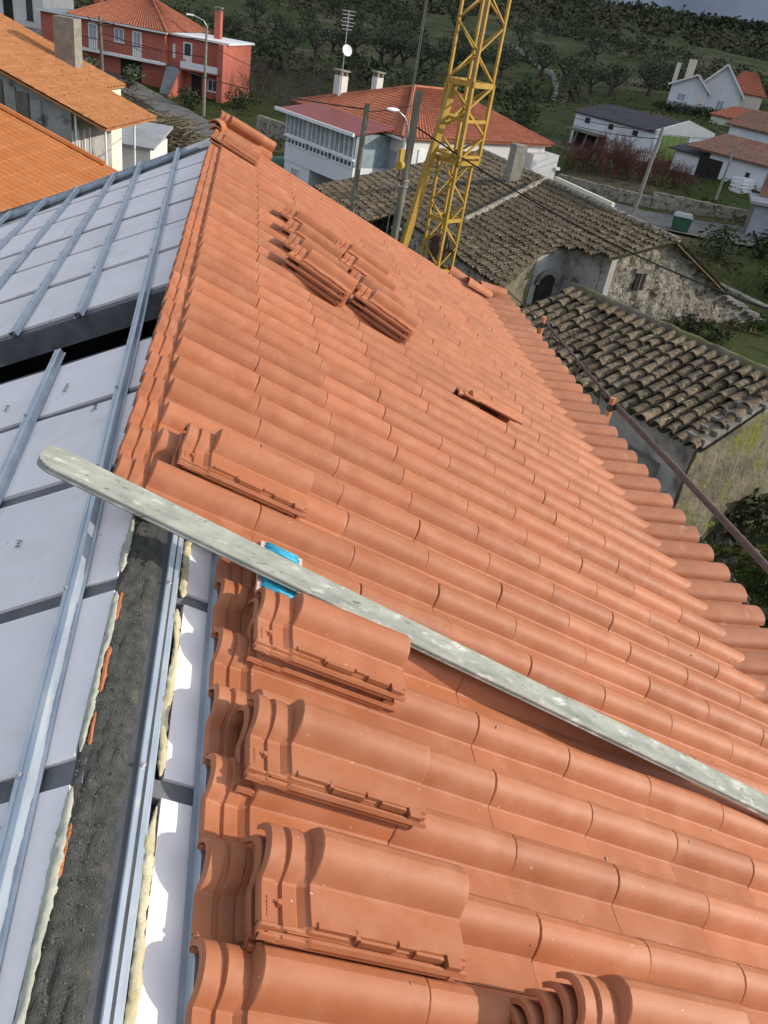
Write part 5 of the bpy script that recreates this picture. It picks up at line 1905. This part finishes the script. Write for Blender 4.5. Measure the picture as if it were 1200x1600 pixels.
# far scrub on the hillside: one mass nobody could count
rnd = random.Random(99)
mb = MB()
cnt = 0
while cnt < 4200:
    y = 100 + 520 * rnd.random() ** 1.15
    x = -60 + (y * .75 + 60) * rnd.random()
    if 118 < y < 150 and 6 < x < 52 and rnd.random() < .9 or (y < 125 and x > 40):
        continue
    dens = noise.noise(Vector((x * .022, y * .016, 4.4)))
    if dens < -.12 + .25 * rnd.random() and y < 330:
        continue
    z = ground_z(x, y)
    s = rnd.uniform(.7, 2.0) * (1 + max(0, y - 150) / 260)
    near = y < 260
    for _ in range(34 if near else 14):
        d = Vector((rnd.gauss(0, .5), rnd.gauss(0, .5), abs(rnd.gauss(.4, .35)))) * s
        p = Vector((x, y, z)) + d
        a = Vector((rnd.gauss(0, 1), rnd.gauss(0, 1), rnd.gauss(0, .6))).normalized() * s * (.20 if near else .32)
        b = a.cross(Vector((rnd.gauss(0, 1), rnd.gauss(0, 1), rnd.gauss(0, 1)))).normalized() * s * (.13 if near else .24)
        mb.add([p - a, p + b, p + a, p - b], [(0, 1, 2, 3)])
    cnt += 1
mb.build('hillside_scrub', 'scrub', kind='stuff', label='dark scrub and small trees covering the far hillside', category='scrub')
mb = MB()
for i in range(130):
    t = rnd.random()
    x, y = 225 + 55 * rnd.random(), 440 + 22 * rnd.random()
    z = ground_z(x, y)
    leaf_cloud(mb, [((x, y, z + rnd.uniform(1, 5)), rnd.uniform(2, 3.2))], 16, 1.3, i)
mb.build('distant_grove', 'bush', kind='stuff', label='dark grove of trees on the far skyline at the right', category='grove')

# rough weeds over the yards and the lower meadow
RL = [(-14, 82), (-6, 70), (-2.5, 62), (0.0, 52), (-1.5, 40), (18, 48.5), (23, 43.5), (30, 40.5), (40, 39), (60, 36)]
mb = MB()
for _ in range(9000):
    y = 15 + 108 * rnd.random() ** 1.2
    x = rnd.uniform(-12 if y > 28 else 17, 27 + y * .55)
    if any((x - a) ** 2 + (y - b) ** 2 < 16 for a, b in RL) or (18 < x < 45 and abs(y - (58.4 - .5 * x if x < 30 else 44.0 - .12 * x)) < 3.6):
        continue
    if noise.noise(Vector((x * .16, y * .16, 8))) < -.05:
        continue
    z = ground_z(x, y)
    q = rnd.uniform(.5, 1.3)
    for _ in range(6):
        p = Vector((x + rnd.gauss(0, .35) * q, y + rnd.gauss(0, .35) * q, z + abs(rnd.gauss(.12, .12)) * q))
        a = Vector((rnd.gauss(0, 1), rnd.gauss(0, 1), rnd.gauss(0, .8))).normalized() * q * .13
        b = a.cross(Vector((rnd.gauss(0, 1), rnd.gauss(0, 1), rnd.gauss(0, 1)))).normalized() * q * .07
        mb.add([p - a, p + b, p + a, p - b], [(0, 1, 2, 3)])
mb.build('meadow_weeds', 'weeds', kind='stuff', label='rough green and brown weeds over the yards and lower meadow', category='weeds')

# grass tufts near the old houses, and rubble below the barn wall
mb = MB()
for _ in range(9000):
    q = rnd.random()
    if q < .3:
        x, y = rnd.gauss(10.2, 1.2), rnd.gauss(25.0, .9)
    elif q < .62:
        x, y = rnd.gauss(23, 3.5), rnd.gauss(33, 3.0)
    else:
        x, y = rnd.gauss(9.4, 1.3), rnd.gauss(6.5, 2.0)
    z = ground_z(x, y)
    h = rnd.uniform(.06, .22)
    a = rnd.uniform(0, 6.28)
    w = .02
    mb.add([(x - math.cos(a) * w, y - math.sin(a) * w, z), (x + math.cos(a) * w, y + math.sin(a) * w, z), (x + rnd.gauss(0, .05), y + rnd.gauss(0, .05), z + h)], [(0, 1, 2)])
mb.build('grass', 'grass', kind='stuff', label='green grass tufts around the old stone houses', category='grass')
mb = MB()
for i in range(150):
    x, y = rnd.gauss(8.6, 1.0), rnd.uniform(3.5, 10.5)
    s = rnd.uniform(.06, .22)
    z = ground_z(x, y) + s * .2
    vs = []
    for a, b, c_ in ((1, 0, 0), (-1, 0, 0), (0, 1, 0), (0, -1, 0), (0, 0, .7), (0, 0, -.7)):
        vs.append((x + a * s * rnd.uniform(.7, 1.3), y + b * s * rnd.uniform(.7, 1.3), z + c_ * s * rnd.uniform(.7, 1.3)))
    mb.add(vs, [(0, 2, 4), (2, 1, 4), (1, 3, 4), (3, 0, 4), (2, 0, 5), (1, 2, 5), (3, 1, 5), (0, 3, 5)])
mb.build('rubble', 'rock', kind='stuff', label='grey rubble stones on the ground below the old barn', category='rubble')
